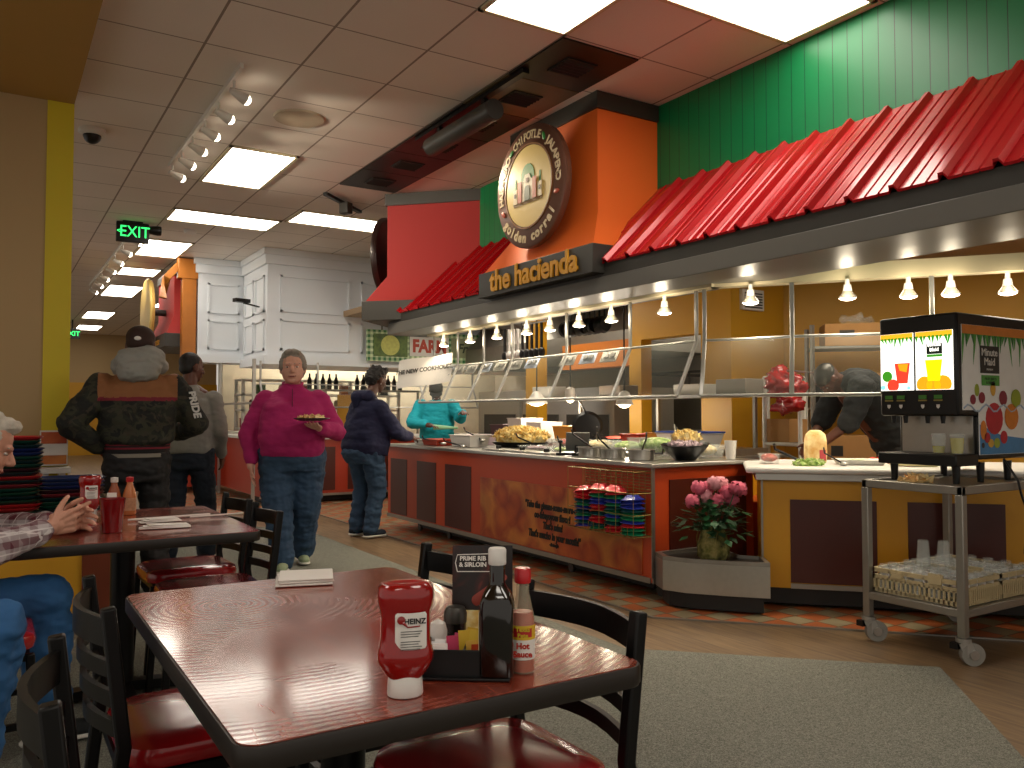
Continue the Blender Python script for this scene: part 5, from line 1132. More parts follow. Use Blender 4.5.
B().box((5.34, 11.385, 2.08), (6.0, 11.399, 2.38)).build('name_panel', 'white_plastic', fs)
text('lettering', 'FARM', .26, (5.67, 11.383, 2.225), (1, 0, 0), (0, 0, 1), plain('sign red', 'b5402a', .5), fs, bold=.012, sx=.88)
B().box((6.05, 11.385, 2.08), (6.7, 11.399, 2.38)).build('fresh_panel', plain('olive panel', '8a9270', .6), fs)
text('lettering', 'Fresh', .2, (6.36, 11.383, 2.22), (1, 0, 0), (0, 0, 1), plain('dark olive', '2c3a20', .5), fs, bold=.006, shear=.3)
b = B(); 
for x in (4.9, 6.6): b.bar([(x, 11.42, 2.45), (x, 11.42, 3.5)], .02, .02)
b.build('hanger', 'dark_steel', fs)
# second red station down the aisle
ts = wthing('sign_tower', 'far red tower beyond the white panelling with dark board below', 'sign', (2.4, 13.8, 2.2)); tower(ts, (2.3, 14.5), (0, -1), (1, 0), 1.35, .9, 2.4, 3.4, .12, 'red_wall')
text('lettering', 'smokehouse', .17, (2.14, 13.82, 2.3), (0, -1, 0), (0, 0, 1), 'gold_letter', ts)
t = wthing('wood_arch', 'varnished wooden arch post at the left end of white panelling', 'post', (2.5, 12.9, 0)); b = B(); b.box((2.36, 12.86, 1.98), (2.56, 13.0, 3.45)); b.rings([[Vector((x, y, z)) for x, y in ((2.3, 12.85), (2.58, 12.85), (2.58, 13.0), (2.3, 13.0))] for z in (3.2, 3.5)], smooth=False); b.build('post', 'wood_orange', t, bevel=.01)
B().bar([(2.1, 12.93, 2.9), (2.15, 12.93, 3.2), (2.3, 12.93, 3.38), (2.56, 12.93, 3.44)], .13, .1).build('curved_brace', 'wood_orange', t)
F5 = frame4((2.03, 13.85, 2.78), (0, -1, 0), (0, 0, 1)); t = wthing('round_sign', 'far round sign seen nearly edge-on beside the red tower', 'sign', (2.05, 13.85, 2.3)); B().lathe([(.001, -.04), (.5, -.04), (.52, 0), (.5, .03), (.001, .03)], seg=40, M4=F5).build('disc', 'crest_cream', t); B().cyl((2.05, 13.85, 2.78), (2.35, 13.85, 2.78), .05).build('bracket', 'charcoal', t)
t = wthing('back_counter', 'far counter end under the distant red tower', 'counter', (3, 14.2, 0)); B().box((2.5, 13.3, .1), (3.3, 16, .9)).build('body', 'red_counter', t); B().box((2.45, 13.28, .9), (3.3, 16, .94)).build('worktop', 'steel', t)
# white bracket object on the white wall
t = wthing('wall_bracket', 'small black projector arm on the narrow white panelled face', 'bracket', (3.2, 11.7, 2.75)); B().bar([(3.22, 11.9, 2.73), (2.98, 11.8, 2.76)], .03, .02).cbox((2.95, 11.8, 2.79), (.22, .1, .05), rz=.3).build('arm', 'black_plastic', t)

# ================================================================== KITCHEN
t = wthing('kitchen_line', 'long steel kitchen worktable behind the orange counter', 'table', (5.4, 7, 0)); b = B(); b.box((5.1, 4.95, .86), (5.75, 9.0, .915)); b.build('worktop', 'steel', t); b = B(); b.box((5.13, 5.0, .1), (5.72, 8.95, .855)); b.build('cabinet_body', 'steel_dull', t)
B().box((5.5, 5.0, 1.36), (5.85, 8.9, 1.39)).build('over_shelf', 'steel', t)
for y in (5.05, 6.3, 7.6, 8.85): B().bar([(5.7, y, .915), (5.7, y, 1.36)], .03, .03).build('shelf_post', 'steel_dull', t)
t = wthing('extractor_hood', 'long steel extractor hood over the kitchen line', 'hood', (6.8, 8.6, 2)); b = B(); M4 = None
b.rings([[Vector((x, y, z)) for x, z in ((6.3, 2.0), (6.35, 1.95), (7.6, 1.95), (7.6, 2.58), (6.7, 2.58), (6.3, 2.2))] for y in (7.3, 12.0)], smooth=False); b.build('canopy', 'steel_dull', t)
t = wthing('oven', 'steel oven block with dark door in the kitchen', 'oven', (7.0, 9, 0)); B().box((6.6, 8.1, 0), (7.6, 11.5, 1.55)).build('body', 'steel', t)
for y in (8.2, 9.3, 10.4): B().box((6.585, y, .3), (6.599, y+.9, 1.2)).build('door', 'dark_steel', t)
t = wthing('yellow_pillar', 'yellow pillar among the steel behind the guard glass', 'pillar', (5.95, 9, 0)); B().box((5.9, 8.78, 0), (6.05, 9.05, 2.61)).build('shaft', 'kitchen_yellow', t)
def heat_lamp(x, y, z, r, l):
    t = wthing('heat_lamp', l, 'lamp', (x, y, z), 'glowing heat lamps'); B().lathe([(.02, .14), (.05, .12), (r, 0), (r-.01, 0), (.03, .11)], (x, y, z), 20).build('shade', 'white_metal', t); B().ell((x, y, z+.02), (r*.75, r*.75, .05)).build('bulb', 'bulb_soft', t); B().cyl((x, y, z+.13), (x, y, 2.6), .008).build('cable', 'matte_black', t)
    L = bpy.data.lights.new('heat', 'POINT'); L.energy = 16; L.color = (1, .88, .7); L.shadow_soft_size = .08; o = bpy.data.objects.new('heat', L); C.objects.link(o); o.location = (x, y, z-.08)
heat_lamp(5.3, 7.9, 1.33, .13, 'large glowing white heat lamp above the heap of chips'); heat_lamp(5.3, 6.35, 1.30, .09, 'glowing heat lamp left of the doorway pillar'); heat_lamp(5.3, 7.25, 1.36, .06, 'small glowing heat lamp between the two bigger ones')
t = wthing('pan_rack', 'ceiling rail of hanging black pans and ladles over the kitchen line', 'rack', (5.0, 6.6, 2.4)); B().bar([(5.0, 6.25, 2.32), (5.0, 6.95, 2.32)], .02, .02).bar([(5.0, 6.3, 2.32), (5.0, 6.3, 2.6)], .015, .015).bar([(5.0, 6.9, 2.32), (5.0, 6.9, 2.6)], .015, .015).build('rail', 'steel_dull', t)
for i in range(9):
    y = 6.28+.078*i; q = thing('frying_pan', 'black pan hanging on the ceiling rail, %s' % ['nearest the right end', 'second from the right', 'third from the right', 'fourth from the right', 'in the middle', 'fourth from the left', 'third from the left', 'second from the left', 'leftmost'][i], 'pan', (5.0, y, 2.31), random.uniform(-.4, .4), 'hanging black pans')
    B().bar([(0, 0, 0), (0, 0, -.16)], .02, .008).build('handle', 'black_metal', q); F6 = frame4((0, .0, -.235), (1, 0, 0), (0, 0, 1)); B().lathe([(.001, .02), (.07, .02), (.085, -.015), (.08, -.015), (.066, .014), (.001, .014)], seg=20, M4=F6).build('pan_body', 'black_metal', q)
for i in range(9):
    y = 7.55+.1*i; q = thing('hanging_utensil', '%s utensil hanging behind the far guard, %s' % ('white' if i in (5, 6, 7) else 'black', ['rightmost', 'second from right', 'third from right', 'fourth from right', 'middle', 'first white one', 'second white one', 'third white one', 'leftmost'][i]), 'utensil', (5.3, y+.25, 2.25), 0, 'utensils on the far rail')
    m = 'white_plastic' if i in (5, 6, 7) else 'black_plastic'; B().bar([(0, 0, 0), (0, 0, -.3)], .03, .02).build('handle', m, q); B().ell((0, 0, -.34), (.035, .05, .06)).build('head', m, q)
t = wthing('utensil_rail', 'steel rail holding the hanging utensils', 'rail', (5.3, 8.2, 2.27)); B().bar([(5.3, 7.7, 2.26), (5.3, 8.7, 2.26)], .02, .02).bar([(5.3, 7.75, 2.26), (5.3, 7.75, 2.61)], .015, .015).bar([(5.3, 8.65, 2.26), (5.3, 8.65, 2.61)], .015, .015).build('rail', 'steel_dull', t)
t = thing('frying_pan', 'black round pan standing upright on the kitchen line', 'pan', (5.25, 6.88, 1.08), -.6); F6 = frame4((0, 0, 0), (1, 0, 0), (0, 0, 1)); B().lathe([(.001, .02), (.13, .02), (.16, -.03), (.15, -.03), (.12, .01), (.001, .01)], seg=26, M4=F6).build('pan_body', 'black_metal', t); B().bar([(-.02, 0, .15), (-.12, 0, .33)], .025, .014).build('handle', 'black_metal', t)
t = thing('frying_pan', 'black skillet of sizzling food on the kitchen line', 'pan', (5.3, 6.5, .92), .4); B().lathe([(.001, .01), (.16, .01), (.19, .05), (.18, .05), (.15, .02), (.001, .02)], seg=26).build('pan_body', 'black_metal', t); B().bar([(-.18, 0, .05), (-.42, 0, .09)], .03, .016).build('handle', 'black_metal', t); B().ell((0, 0, .035), (.14, .14, .035)).build('contents', 'salsa', t)
for i, (y, w, h, c, l) in enumerate(((5.75, .25, .12, 'c8872e', 'orange-brown food tray at right on the kitchen line'), (6.1, .28, .1, 'a5321f', 'red food tray beside the skillet on the kitchen line'), (7.2, .35, .16, 'c08a2e', 'amber bread tray behind the chips heap'), (7.75, .3, .2, 'e6e2da', 'white tub under the large heat lamp'), (8.15, .3, .24, 'dcd8d0', 'white container left of the large heat lamp'), (8.55, .3, .16, '5a3a40', 'dark tray of onions far along the kitchen line'))):
    tub('food_tub', (5.3, y, .917), .3, w, h, plain('tub '+c, c, .45), l, fill=['bun', 'salsa', 'bun', None, None, 'onion'][i])
for i, (y, z, h, c, l) in enumerate(((5.2, 1.392, .13, '8a8478', 'grey box on the over-shelf beside the doorway'), (5.75, 1.392, .1, 'c9c4b8', 'white tray on the over-shelf'), (6.9, 1.392, .12, '6a5a48', 'brown box on the middle of the over-shelf'), (8.2, 1.392, .14, 'b8b4aa', 'pale box at the far over-shelf'))):
    t = thing('storage_box', l, 'box', (5.68, y, z)); B().cbox((0, 0, h/2), (.25, .35, h)).build('box', plain('storage '+c, c, .5), t, bevel=.006)
t = wthing('doorway_fridge', 'steel cabinet seen through the kitchen doorway', 'cabinet', (7.6, 7, 0)); B().box((7.2, 6.4, 0), (8.2, 8.0, 1.0)).build('body', 'steel', t); B().box((7.19, 6.5, .1), (7.199, 7.2, .9)).box((7.19, 7.25, .1), (7.199, 7.95, .9)).build('door', 'steel_dull', t)
t = wthing('utensil_rail', 'dark rail with hooks seen in the kitchen doorway', 'rail', (7.2, 7, 1.8)); b = B(); b.bar([(7.2, 6.3, 1.72), (7.2, 8.1, 1.72)], .03, .03)
for y in (6.5, 6.7, 6.95, 7.2, 7.4): b.bar([(7.2, y, 1.72), (7.2, y, 1.5)], .014, .014)
b.box((7.2, 6.28, 1.7), (8.4, 6.32, 1.74)).box((7.2, 8.08, 1.7), (8.4, 8.12, 1.74)); b.build('rail', 'dark_steel', t)
t = thing('cardboard_box', 'brown cardboard box on the cabinet in the doorway', 'box', (7.45, 7.05, 1.0)); B().cbox((0, 0, .12), (.3, .4, .24)).build('carton', 'cardboard', t)
# right side: shelving, boxes, red bags
t = wthing('storage_rack', 'white tube rack against the yellow kitchen wall', 'rack', (5.9, 4.8, 0)); b = B()
for p_ in ((5.8, 5.03), (5.8, 4.65), (6.1, 5.25), (6.1, 4.85)): b.tube([(p_[0], p_[1], 0), (p_[0], p_[1], 1.53)], .018, 8)
b.tube([(5.8, 5.03, 1.53), (5.8, 4.65, 1.53), (6.1, 4.85, 1.53), (6.1, 5.25, 1.53), (5.8, 5.03, 1.53)], .018, 8); b.tube([(5.8, 5.03, .95), (5.8, 4.65, .95), (6.1, 4.85, .95), (6.1, 5.25, .95), (5.8, 5.03, .95)], .015, 8); b.build('tube_frame', 'white_metal', t)
B().prism([(5.8, 5.03), (5.8, 4.65), (6.1, 4.85), (6.1, 5.25)], .95, .965).build('shelf_board', 'steel_dull', t)
t = thing('cardboard_box', 'open cardboard carton low on the white tube rack', 'box', (5.95, 4.94, .967), .0); B().cbox((0, 0, .1), (.24, .3, .2)).build('carton', 'cardboard', t)
t = wthing('wire_shelving', 'steel shelving holding cartons behind the bending worker', 'shelf', (6.4, 4.5, 0)); b = B()
sx, sy = Vector((.70, -.714, 0)), Vector((.714, .70, 0)); O_ = Vector((6.16, 4.80, 0))
for a in (0, .95):
    for c in (0, .42): q = O_+sx*a+sy*c; b.bar([q, q+Vector((0, 0, 2.0))], .03, .03)
for z in (.7, 1.25, 1.79): b.prism([tuple((O_+sx*a+sy*c)[:2]) for a, c in ((0, 0), (.97, 0), (.97, .44), (0, .44))], z, z+.02)
b.build('frame', 'steel_dull', t)
def carton(a, z, w, d_, h, l, m='cardboard', nm='cardboard_box', rz=-.795):
    q = O_+sx*a+sy*.22; t = thing(nm, l, 'box', (q.x, q.y, z), rz); B().cbox((0, 0, h/2), (w, d_, h)).build('carton', m, t, bevel=.004)
    B().cbox((-w*.2, -d_/2-.001, h*.55), (w*.2, .002, h*.3)).build('print', 'dark_steel', t)
    return t
carton(.42, 1.812, .62, .38, .2, 'long cardboard carton on top of the steel shelving')
carton(.15, 1.272, .24, .38, .3, 'black plastic crate left under the long carton', 'black_plastic', 'plastic_crate'); carton(.55, 1.272, .45, .38, .3, 'printed cardboard carton under the long carton'); carton(.3, .722, .5, .38, .3, 'low cardboard carton behind the bread bag')
t = thing('plastic_bag', 'clear crumpled plastic bag on top of the long carton', 'bag', (O_+sx*.42+sy*.22+Vector((0, 0, 2.015)))); 
b = B(); b.ell((0, 0, .03), (.2, .1, .05)); o = b.build('bag_film', 'clear', t, remesh=.02, wrinkle=.05, wscale=14)
t = thing('red_bags', 'bundle of red plastic bags beside the bending worker', 'bag', (5.72, 4.72, .0)); b = B()
for i in range(9): b.ell((random.uniform(-.13, .13), random.uniform(-.13, .13), 1.36+random.uniform(-.12, .2)), (.09, .09, .08))
b.build('bag_film', plain('red bag', 'a5161a', .25, coat=.4), t, remesh=.02, wrinkle=.05, wscale=14); B().tube([(.08, -.27, 1.55), (0, 0, 1.58), (.08, .2, 1.55)], .01, 6).cyl((0, 0, 1.3), (0, 0, 1.58), .01).build('hanger', 'pipe', t)
t = wthing('wall_vent', 'white vent box high on the yellow kitchen wall', 'vent', (6.3, 5.58, 2.3)); B().box((6.12, 5.56, 2.22), (6.42, 5.6, 2.42)).build('plate', 'white_plastic', t); b = B()
for i in range(6): b.box((6.15, 5.552, 2.24+.027*i), (6.39, 5.56, 2.252+.027*i))
b.build('grille', 'dark_steel', t)
# white banner leaning on the guard
bn = wthing('paper_banner', 'white paper banner with grey letters clipped over the far guard', 'banner', (4.0, 8.0, 1.5))
F7 = frame4((3.86, 7.86, 1.66), Vector((.55, -.80, .10)), Vector((.1, .0, 1)))
b = B(); b.rings([[F7 @ Vector(((-1+.25*i)*.33, -.15+ .30*j, .03*math.sin(i*.9))) for i in range(9)]+[F7 @ Vector(((1-.25*i)*.33, -.15+.30*j, -.004+.03*math.sin((8-i)*.9))) for i in range(9)] for j in (0, 1)]); b.build('sheet', 'white_paper', bn)
text('lettering', 'THE NEW COOKHOUSE', .062, F7 @ Vector((0, .01, .036)), F7.to_3x3() @ Vector((1, 0, 0)), F7.to_3x3() @ Vector((0, 1, 0)), 'dark_steel', bn, ext=.001, bold=.002)
# ================================================================== PEOPLE
# Each figure is laid out standing at the origin facing +Y; +X is the person's right.
def rot(yaw=0, pitch=0, roll=0): return Matrix.Rotation(yaw, 3, 'Z') @ Matrix.Rotation(-pitch, 3, 'X') @ Matrix.Rotation(roll, 3, 'Y')
def add_hand(b, w, fwd, palm, thumb, s=1.0, curl=.35, spread=.0, curls=None):
    # w wrist, fwd towards fingers, palm = direction the palm faces, thumb = side of the thumb
    fwd = Vector(fwd).normalized(); palm = Vector(palm); palm = (palm-fwd*palm.dot(fwd)).normalized(); sd = fwd.cross(palm)
    if sd.dot(Vector(thumb)) < 0: sd = -sd
    w = Vector(w)
    b.cap(w-fwd*.02*s, w+fwd*.025*s, .025*s, .027*s, flat=(palm, .72))
    for i, (o, L) in enumerate(((.031, .072), (.0105, .081), (-.0105, .076), (-.0305, .06))):
        base = w+fwd*.082*s+sd*o*s*1.0-fwd*abs(o-.008)*.28*s
        b.cap(w+fwd*.02*s+sd*o*.55*s, base, .015*s, .0115*s, 8)
        c = curl if curls is None else curls[i]
        d = (fwd+sd*o*(3+spread*8)).normalized(); p = base
        for k, (f_, r0, r1) in enumerate(((.44, .0095, .0088), (.31, .0088, .008), (.25, .008, .0068))):
            ang = c*(.8, 1.0, .8)[k]; d = (d*math.cos(ang)+palm*math.sin(ang)).normalized(); q = p+d*L*f_*s
            b.cap(p, q, r0*s, r1*s, 8); p = q
    p = w+fwd*.025*s+sd*.022*s; d = (fwd*.65+sd*.75+palm*.25).normalized()
    for f_, r0, r1 in ((.038, .0135, .011), (.03, .011, .0095), (.024, .0095, .0075)):
        q = p+d*f_*s; b.cap(p, q, r0*s, r1*s, 8); p = q; d = (d+fwd*.35+palm*.25).normalized()
def head_shapes(b, c, R, s=1.0, nose=1, jaw=1.0, chub=1.0):
    T = lambda x, y, z: Vector(c)+R @ (Vector((x, y, z))*s)
    b.ell(T(0, -.012, .025), (.076*s, .095*s, .093*s), 18, R)
    b.ell(T(0, .022, -.035), (.062*s*chub, .066*s, .078*s), 16, R)
    b.ell(T(0, .05, -.088*jaw), (.032*s*chub, .03*s, .024*s), 12, R)             # chin
    b.ell(T(0, .072, .018), (.05*s, .02*s, .014*s), 12, R)                       # brow
    for q in (-1, 1):
        b.ell(T(q*.04, .048, -.03), (.026*s*chub, .026*s, .026*s), 10, R)        # cheek
        b.ell(T(q*.078, -.008, -.008), (.011*s, .022*s, .033*s), 10, R)          # ear
    b.cap(T(0, .08, .012), T(0, .103*nose, -.026), .008*s, .0145*s, 8); b.ell(T(0, .094, -.032), (.019*s, .013*s, .01*s), 8, R)
    b.ell(T(0, .078, -.062), (.027*s, .014*s, .013*s), 10, R)                    # mouth mound
    return T
def face_parts(t, T, R, s=1.0, lip='lip', brow='hair_grey'):
    for q in (-1, 1):
        e = B(); e.ell(T(q*.031, .0725, -.001), (.0125*s, .008*s, .005*s), 10, R); o = e.build('eye', 'white_plastic', t); B().ell(T(q*.031, .078, -.002), (.0055*s, .004*s, .0045*s), 8, R).build('iris', 'eye', o)
        B().cap(T(q*.016, .087, .019), T(q*.05, .073, .02), .0035*s, .0025*s, 6).build('eyebrow', brow, t)
    B().cap(T(-.021, .082, -.062), T(.021, .082, -.062), .0045*s, .0045*s, 8).cap(T(-.012, .088, -.064), T(.012, .088, -.064), .005*s, .005*s, 8).build('lips', lip, t)
def legs_shapes(b, hip, knee, ank, r=(.1, .062, .045), hem=None):
    for h, k_, a in zip(hip, knee, ank):
        b.cap(h, k_, r[0], r[1], 14); b.cap(k_, a, r[1], hem or r[2], 14)
def torso(b, rows, n=20, p=.8):
    rs = []
    for x, y, z, w, d in rows: rs.append([Vector((x+w*math.copysign(abs(math.cos(2*PI*i/n))**p, math.cos(2*PI*i/n)), y+d*math.copysign(abs(math.sin(2*PI*i/n))**p, math.sin(2*PI*i/n)), z)) for i in range(n)])
    b.rings(rs)
def shoe(t, a, fwd, mat, sole='sole', L=.27, name='shoe'):
    a = Vector(a); f = Vector((fwd[0], fwd[1], 0)).normalized(); b = B(); h = a.z
    b.cap(a+f*-.03+Vector((0, 0, -h+.05)), a+f*(L-.13)+Vector((0, 0, -h+.038)), .047, .040, 12, flat=((0, 0, 1), .85)); b.cap(a+Vector((0, 0, -h+.05)), a+Vector((0, 0, -h+.105)), .046, .042, 12)
    o = b.build(name, mat, t, remesh=.008, relax=2)
    b = B(); b.cap(a+f*-.032+Vector((0, 0, -h+.018)), a+f*(L-.125)+Vector((0, 0, -h+.018)), .049, .044, 14, flat=((0, 0, 1), .34)); b.build('sole', sole, o)

def person(label, loc, rz): return thing('person', label, 'person', loc, rz)

# ---- woman in magenta, walking to the viewer with a plate
P = person('woman in magenta quarter-zip sweater and jeans walking with a dark plate of food', (2.03, 6.5, 0.006), math.radians(162))
c = (0, .03, 1.57); R = rot(-.05, -.05, .03)
wr_r, el_r, sh_r = (.31, .06, .80), (.335, -.02, 1.06), (.205, -.01, 1.31)     # her right arm hangs
wr_l, el_l, sh_l = (-.20, .33, 1.10), (-.335, .06, 1.07), (-.205, -.01, 1.31)
hips = [(.12, 0, .90), (-.12, 0, .90)]; kn = [(.105, .07, .49), (-.115, -.02, .50)]; an = [(.055, .16, .10), (-.09, -.2, .12)]
b = B(); T = head_shapes(b, c, R, 1.18, chub=1.15); b.cap((0, 0, 1.36), (0, .015, 1.52), .062, .056)
torso(b, [(0, 0, .84, .14, .10), (0, .02, 1.0, .19, .14), (0, .02, 1.2, .18, .13), (0, 0, 1.36, .16, .08), (0, 0, 1.42, .06, .05)])
for s_, e_, w_ in ((sh_r, el_r, wr_r), (sh_l, el_l, wr_l)): b.cap(s_, e_, .05, .04); b.cap(e_, w_, .04, .028)
legs_shapes(b, hips, kn, an, (.09, .055, .04))
add_hand(b, (.30, .06, .80), (-.02, .05, -1), (-1, .1, 0), (0, 1, -.2), 1.0, .25); add_hand(b, wr_l, (.35, .8, .12), (.1, -.1, 1), (.9, .2, .1), 1.0, .3)
b.build('body', 'skin_light', P, remesh=.0065, relax=2); face_parts(P, T, R, 1.18)
b = B(); torso(b, [(0, .02, .87, .235, .185), (0, .035, .93, .25, .2), (0, .05, 1.02, .258, .22), (0, .05, 1.12, .25, .215), (0, .045, 1.2, .24, .195), (0, .04, 1.27, .235, .175), (0, .01, 1.33, .20, .12), (0, 0, 1.38, .145, .095), (0, 0, 1.42, .095, .08), (0, 0, 1.445, .07, .07)])
for q in (-1, 1): b.ell((q*.095, .155, 1.2), (.1, .075, .085))
b.cap(sh_r, el_r, .088, .078); b.cap(el_r, (.305, .045, .86), .078, .052); b.cap(sh_l, el_l, .092, .08); b.cap(el_l, (-.225, .29, 1.095), .08, .054)
sw = b.build('sweater', 'magenta', P, remesh=.009, relax=14, wrinkle=.012, wscale=7)
b = B(); b.rings([[Vector((r*math.cos(2*PI*i/20), .005+r*.95*math.sin(2*PI*i/20), z+.018*math.sin(2*PI*i/20)*-1)) for i in range(20)] for r, z in ((.085, 1.395), (.08, 1.43), (.086, 1.455), (.072, 1.45))]); b.build('collar', 'magenta', sw)
B().bar([(0, .105, 1.40), (0, .175, 1.33), (0, .212, 1.26)], .006, .006, up=(0, 1, 0)).build('zip', plain('dark zip', '4a0b2a', .5), sw)
b = B(); torso(b, [(0, 0, .93, .225, .18), (0, .005, .86, .255, .195), (0, -.005, .76, .25, .175)]); legs_shapes(b, hips, kn, [(.06, .15, .09), (-.09, -.18, .11)], (.15, .118, .09), .088); b.build('jeans', 'denim', P, remesh=.009, relax=4, wrinkle=.014, wscale=9)
shoe(P, (.055, .16, .10), (.1, 1), 'shoe_green'); shoe(P, (-.09, -.2, .12), (-.1, 1), 'shoe_green')
b = B(); b.ell(T(0, -.022, .045), (.1, .112, .102), 18, R); b.ell(T(0, -.05, -.02), (.094, .072, .08), 14, R)
for q in (-1, 1): b.ell(T(q*.07, -.0, .02), (.026, .05, .058), 10, R)
b.ell(T(0, .048, .1), (.07, .042, .026), 12, R); b.build('hair', 'hair_grey', P, remesh=.008, relax=2, wrinkle=.006, wscale=30)
M4 = Matrix.Translation((2.03, 6.5, .006)) @ Matrix.Rotation(math.radians(162), 4, 'Z')
pl_ = thing('dinner_plate', 'dark plate of food carried by the woman in magenta', 'plate', M4 @ Vector((-.145, .43, 1.155)))
B().lathe([(.001, 0), (.08, 0), (.135, .018), (.133, .022), (.08, .006), (.001, .006)], seg=26).build('dish', 'black_plastic', pl_)
o = pile('plate_food', M4 @ Vector((-.145, .43, 1.165)), (.1, .1, .022), 'bun', 'golden food heaped on the carried dark plate', 'food', 50, .02)

# ---- woman in navy at the counter, side view
P = person('woman in navy hooded fleece and jeans standing at the orange counter', (3.16, 7.72, 0.006), math.radians(-78))
c = (0, .12, 1.545); R = rot(0, .32)
arms = [((.19, .02, 1.26), (.27, .16, 1.02), (.17, .40, .97)), ((-.19, .02, 1.26), (-.26, .2, 1.02), (-.12, .42, .98))]
hips = [(.11, -.02, .86), (-.11, -.02, .86)]; kn = [(.11, .05, .47), (-.11, .02, .47)]; an = [(.11, -.03, .09), (-.11, -.05, .09)]
b = B(); T = head_shapes(b, c, R, 1.04); b.cap((0, .01, 1.34), (0, .08, 1.48), .06, .055)
torso(b, [(0, 0, .8, .15, .12), (0, 0, 1.0, .19, .15), (0, 0, 1.2, .18, .13), (0, 0, 1.33, .15, .08), (0, 0, 1.39, .06, .05)])
for s_, e_, w_ in arms: b.cap(s_, e_, .05, .04); b.cap(e_, w_, .04, .028)
legs_shapes(b, hips, kn, an, (.09, .05, .04))
add_hand(b, arms[0][2], (-.2, 1, -.1), (-.6, 0, -.7), (-.8, .1, .6), 1, .45); add_hand(b, arms[1][2], (.2, 1, -.1), (.6, 0, -.7), (.8, .1, .6), 1, .45)
b.build('body', 'skin_dark', P, remesh=.0065, relax=2); face_parts(P, T, R, .98, brow='hair_black')
b = B(); torso(b, [(0, -.02, .80, .225, .195), (0, -.02, .9, .245, .22), (0, -.01, 1.02, .24, .215), (0, 0, 1.15, .22, .185), (0, 0, 1.25, .21, .16), (0, 0, 1.32, .18, .12), (0, 0, 1.38, .09, .08)])
for s_, e_, w_ in arms: b.cap(s_, e_, .088, .075); b.cap(e_, Vector(e_).lerp(Vector(w_), .85), .075, .055)
fl_ = b.build('fleece', 'navy', P, remesh=.009, relax=10, wrinkle=.012, wscale=7)
b = B(); b.cap((-.1, -.06, 1.38), (.1, -.06, 1.38), .06, .06); b.cap((-.09, -.03, 1.40), (0, .07, 1.36), .04, .035); b.cap((.09, -.03, 1.40), (0, .07, 1.36), .04, .035); b.cap((0, -.12, 1.36), (0, -.13, 1.26), .065, .03); b.build('hood', 'navy', fl_, remesh=.009, relax=3)
b = B(); torso(b, [(0, -.03, .9, .2, .19), (0, -.045, .82, .215, .205), (0, -.03, .72, .205, .16)]); legs_shapes(b, hips, kn, an, (.125, .09, .08), .075); b.build('jeans', 'denim', P, remesh=.009, relax=4, wrinkle=.014, wscale=9)
for a in an: shoe(P, a, (0, 1), 'denim_dark', name='shoe')
b = B(); b.ell(T(0, -.03, .05), (.09, .1, .085), 16, R); b.ell(T(0, -.07, .0), (.082, .065, .08), 14, R); b.ell(T(0, .035, .1), (.07, .05, .035), 12, R); b.build('hair', 'hair_black', P, remesh=.008, relax=1, wrinkle=.02, wscale=24)
for q in (-1, 1): B().ell(T(q*.085, -.004, -.045), .006, 8).build('earring', 'steel', P)

# ---- man in camouflage jacket seen from behind
def mat_camo():
    k = N('camouflage cloth'); n = k.noise(9, 3, dist=.8); n2 = k.noise(14, 3, dist=1.2)
    c = k.ramp(n, [(.0, '0d0e0b'), (.44, '191b12'), (.52, '2b2c1c'), (.62, '0b0b0a')], 'CONSTANT'); c = k.mix(k.ramp(n2, [(.56, '000000'), (.58, 'ffffff')]), c, '2f2b1e')
    k.color(c); k.p['Roughness'].default_value = .85; k.bump(k.noise(30, 3), .3, .004); return k.m
M['camo'] = mat_camo(); M['tan_cloth'] = plain('tan jacket yoke', '80532f', .85, 0, .1, 10, bump=.3); M['stripe_red'] = plain('dark red knit stripe', '6d1022', .8); M['rib_black'] = plain('black ribbed knit', '141214', .85)
P = person('man in camouflage jacket with tan shoulders, grey hood and brown cap, back turned', (.83, 5.98, 0.006), math.radians(-8))
c = (.01, .03, 1.665); R = rot(-.15, .05)
arms = [((.215, 0, 1.385), (.36, .04, 1.14), (.25, .26, 1.06)), ((-.215, 0, 1.385), (-.39, -.10, 1.14), (-.22, -.02, .98))]
hips = [(.10, 0, .92), (-.10, 0, .92)]; kn = [(.11, .04, .5), (-.11, .04, .5)]; an = [(.12, 0, .09), (-.12, -.02, .09)]
b = B(); T = head_shapes(b, c, R, 1.08); b.cap((0, 0, 1.45), (0, .01, 1.6), .065, .06)
torso(b, [(0, 0, .88, .14, .10), (0, 0, 1.1, .16, .11), (0, 0, 1.3, .19, .12), (0, 0, 1.43, .17, .09), (0, 0, 1.5, .07, .06)])
for s_, e_, w_ in arms: b.cap(s_, e_, .05, .042); b.cap(e_, w_, .042, .03)
legs_shapes(b, hips, kn, an, (.08, .055, .04))
add_hand(b, arms[1][2], (.7, .3, -.45), (.1, .9, -.1), (.3, 0, .9), 1.05, .3); add_hand(b, arms[0][2], (-.4, 1, 0), (-1, -.2, 0), (0, .1, 1), 1.05, .5)
b.build('body', 'skin_brown', P, remesh=.0065, relax=2); face_parts(P, T, R, 1.03, brow='hair_black')
b = B(); torso(b, [(0, 0, 1.0, .19, .14), (0, 0, 1.03, .225, .17), (0, 0, 1.12, .24, .175), (0, 0, 1.25, .245, .17), (0, 0, 1.35, .235, .15), (0, 0, 1.42, .19, .125), (0, 0, 1.48, .13, .1), (0, 0, 1.53, .08, .08)])
for s_, e_, w_ in arms: b.cap(s_, e_, .1, .085); b.cap(e_, Vector(e_).lerp(Vector(w_), .9), .085, .055)
jk = b.build('jacket', 'camo', P, remesh=.009, relax=4, wrinkle=.014, wscale=6)
me = jk.data; me.materials.append(M['tan_cloth']); me.materials.append(M['stripe_red'])
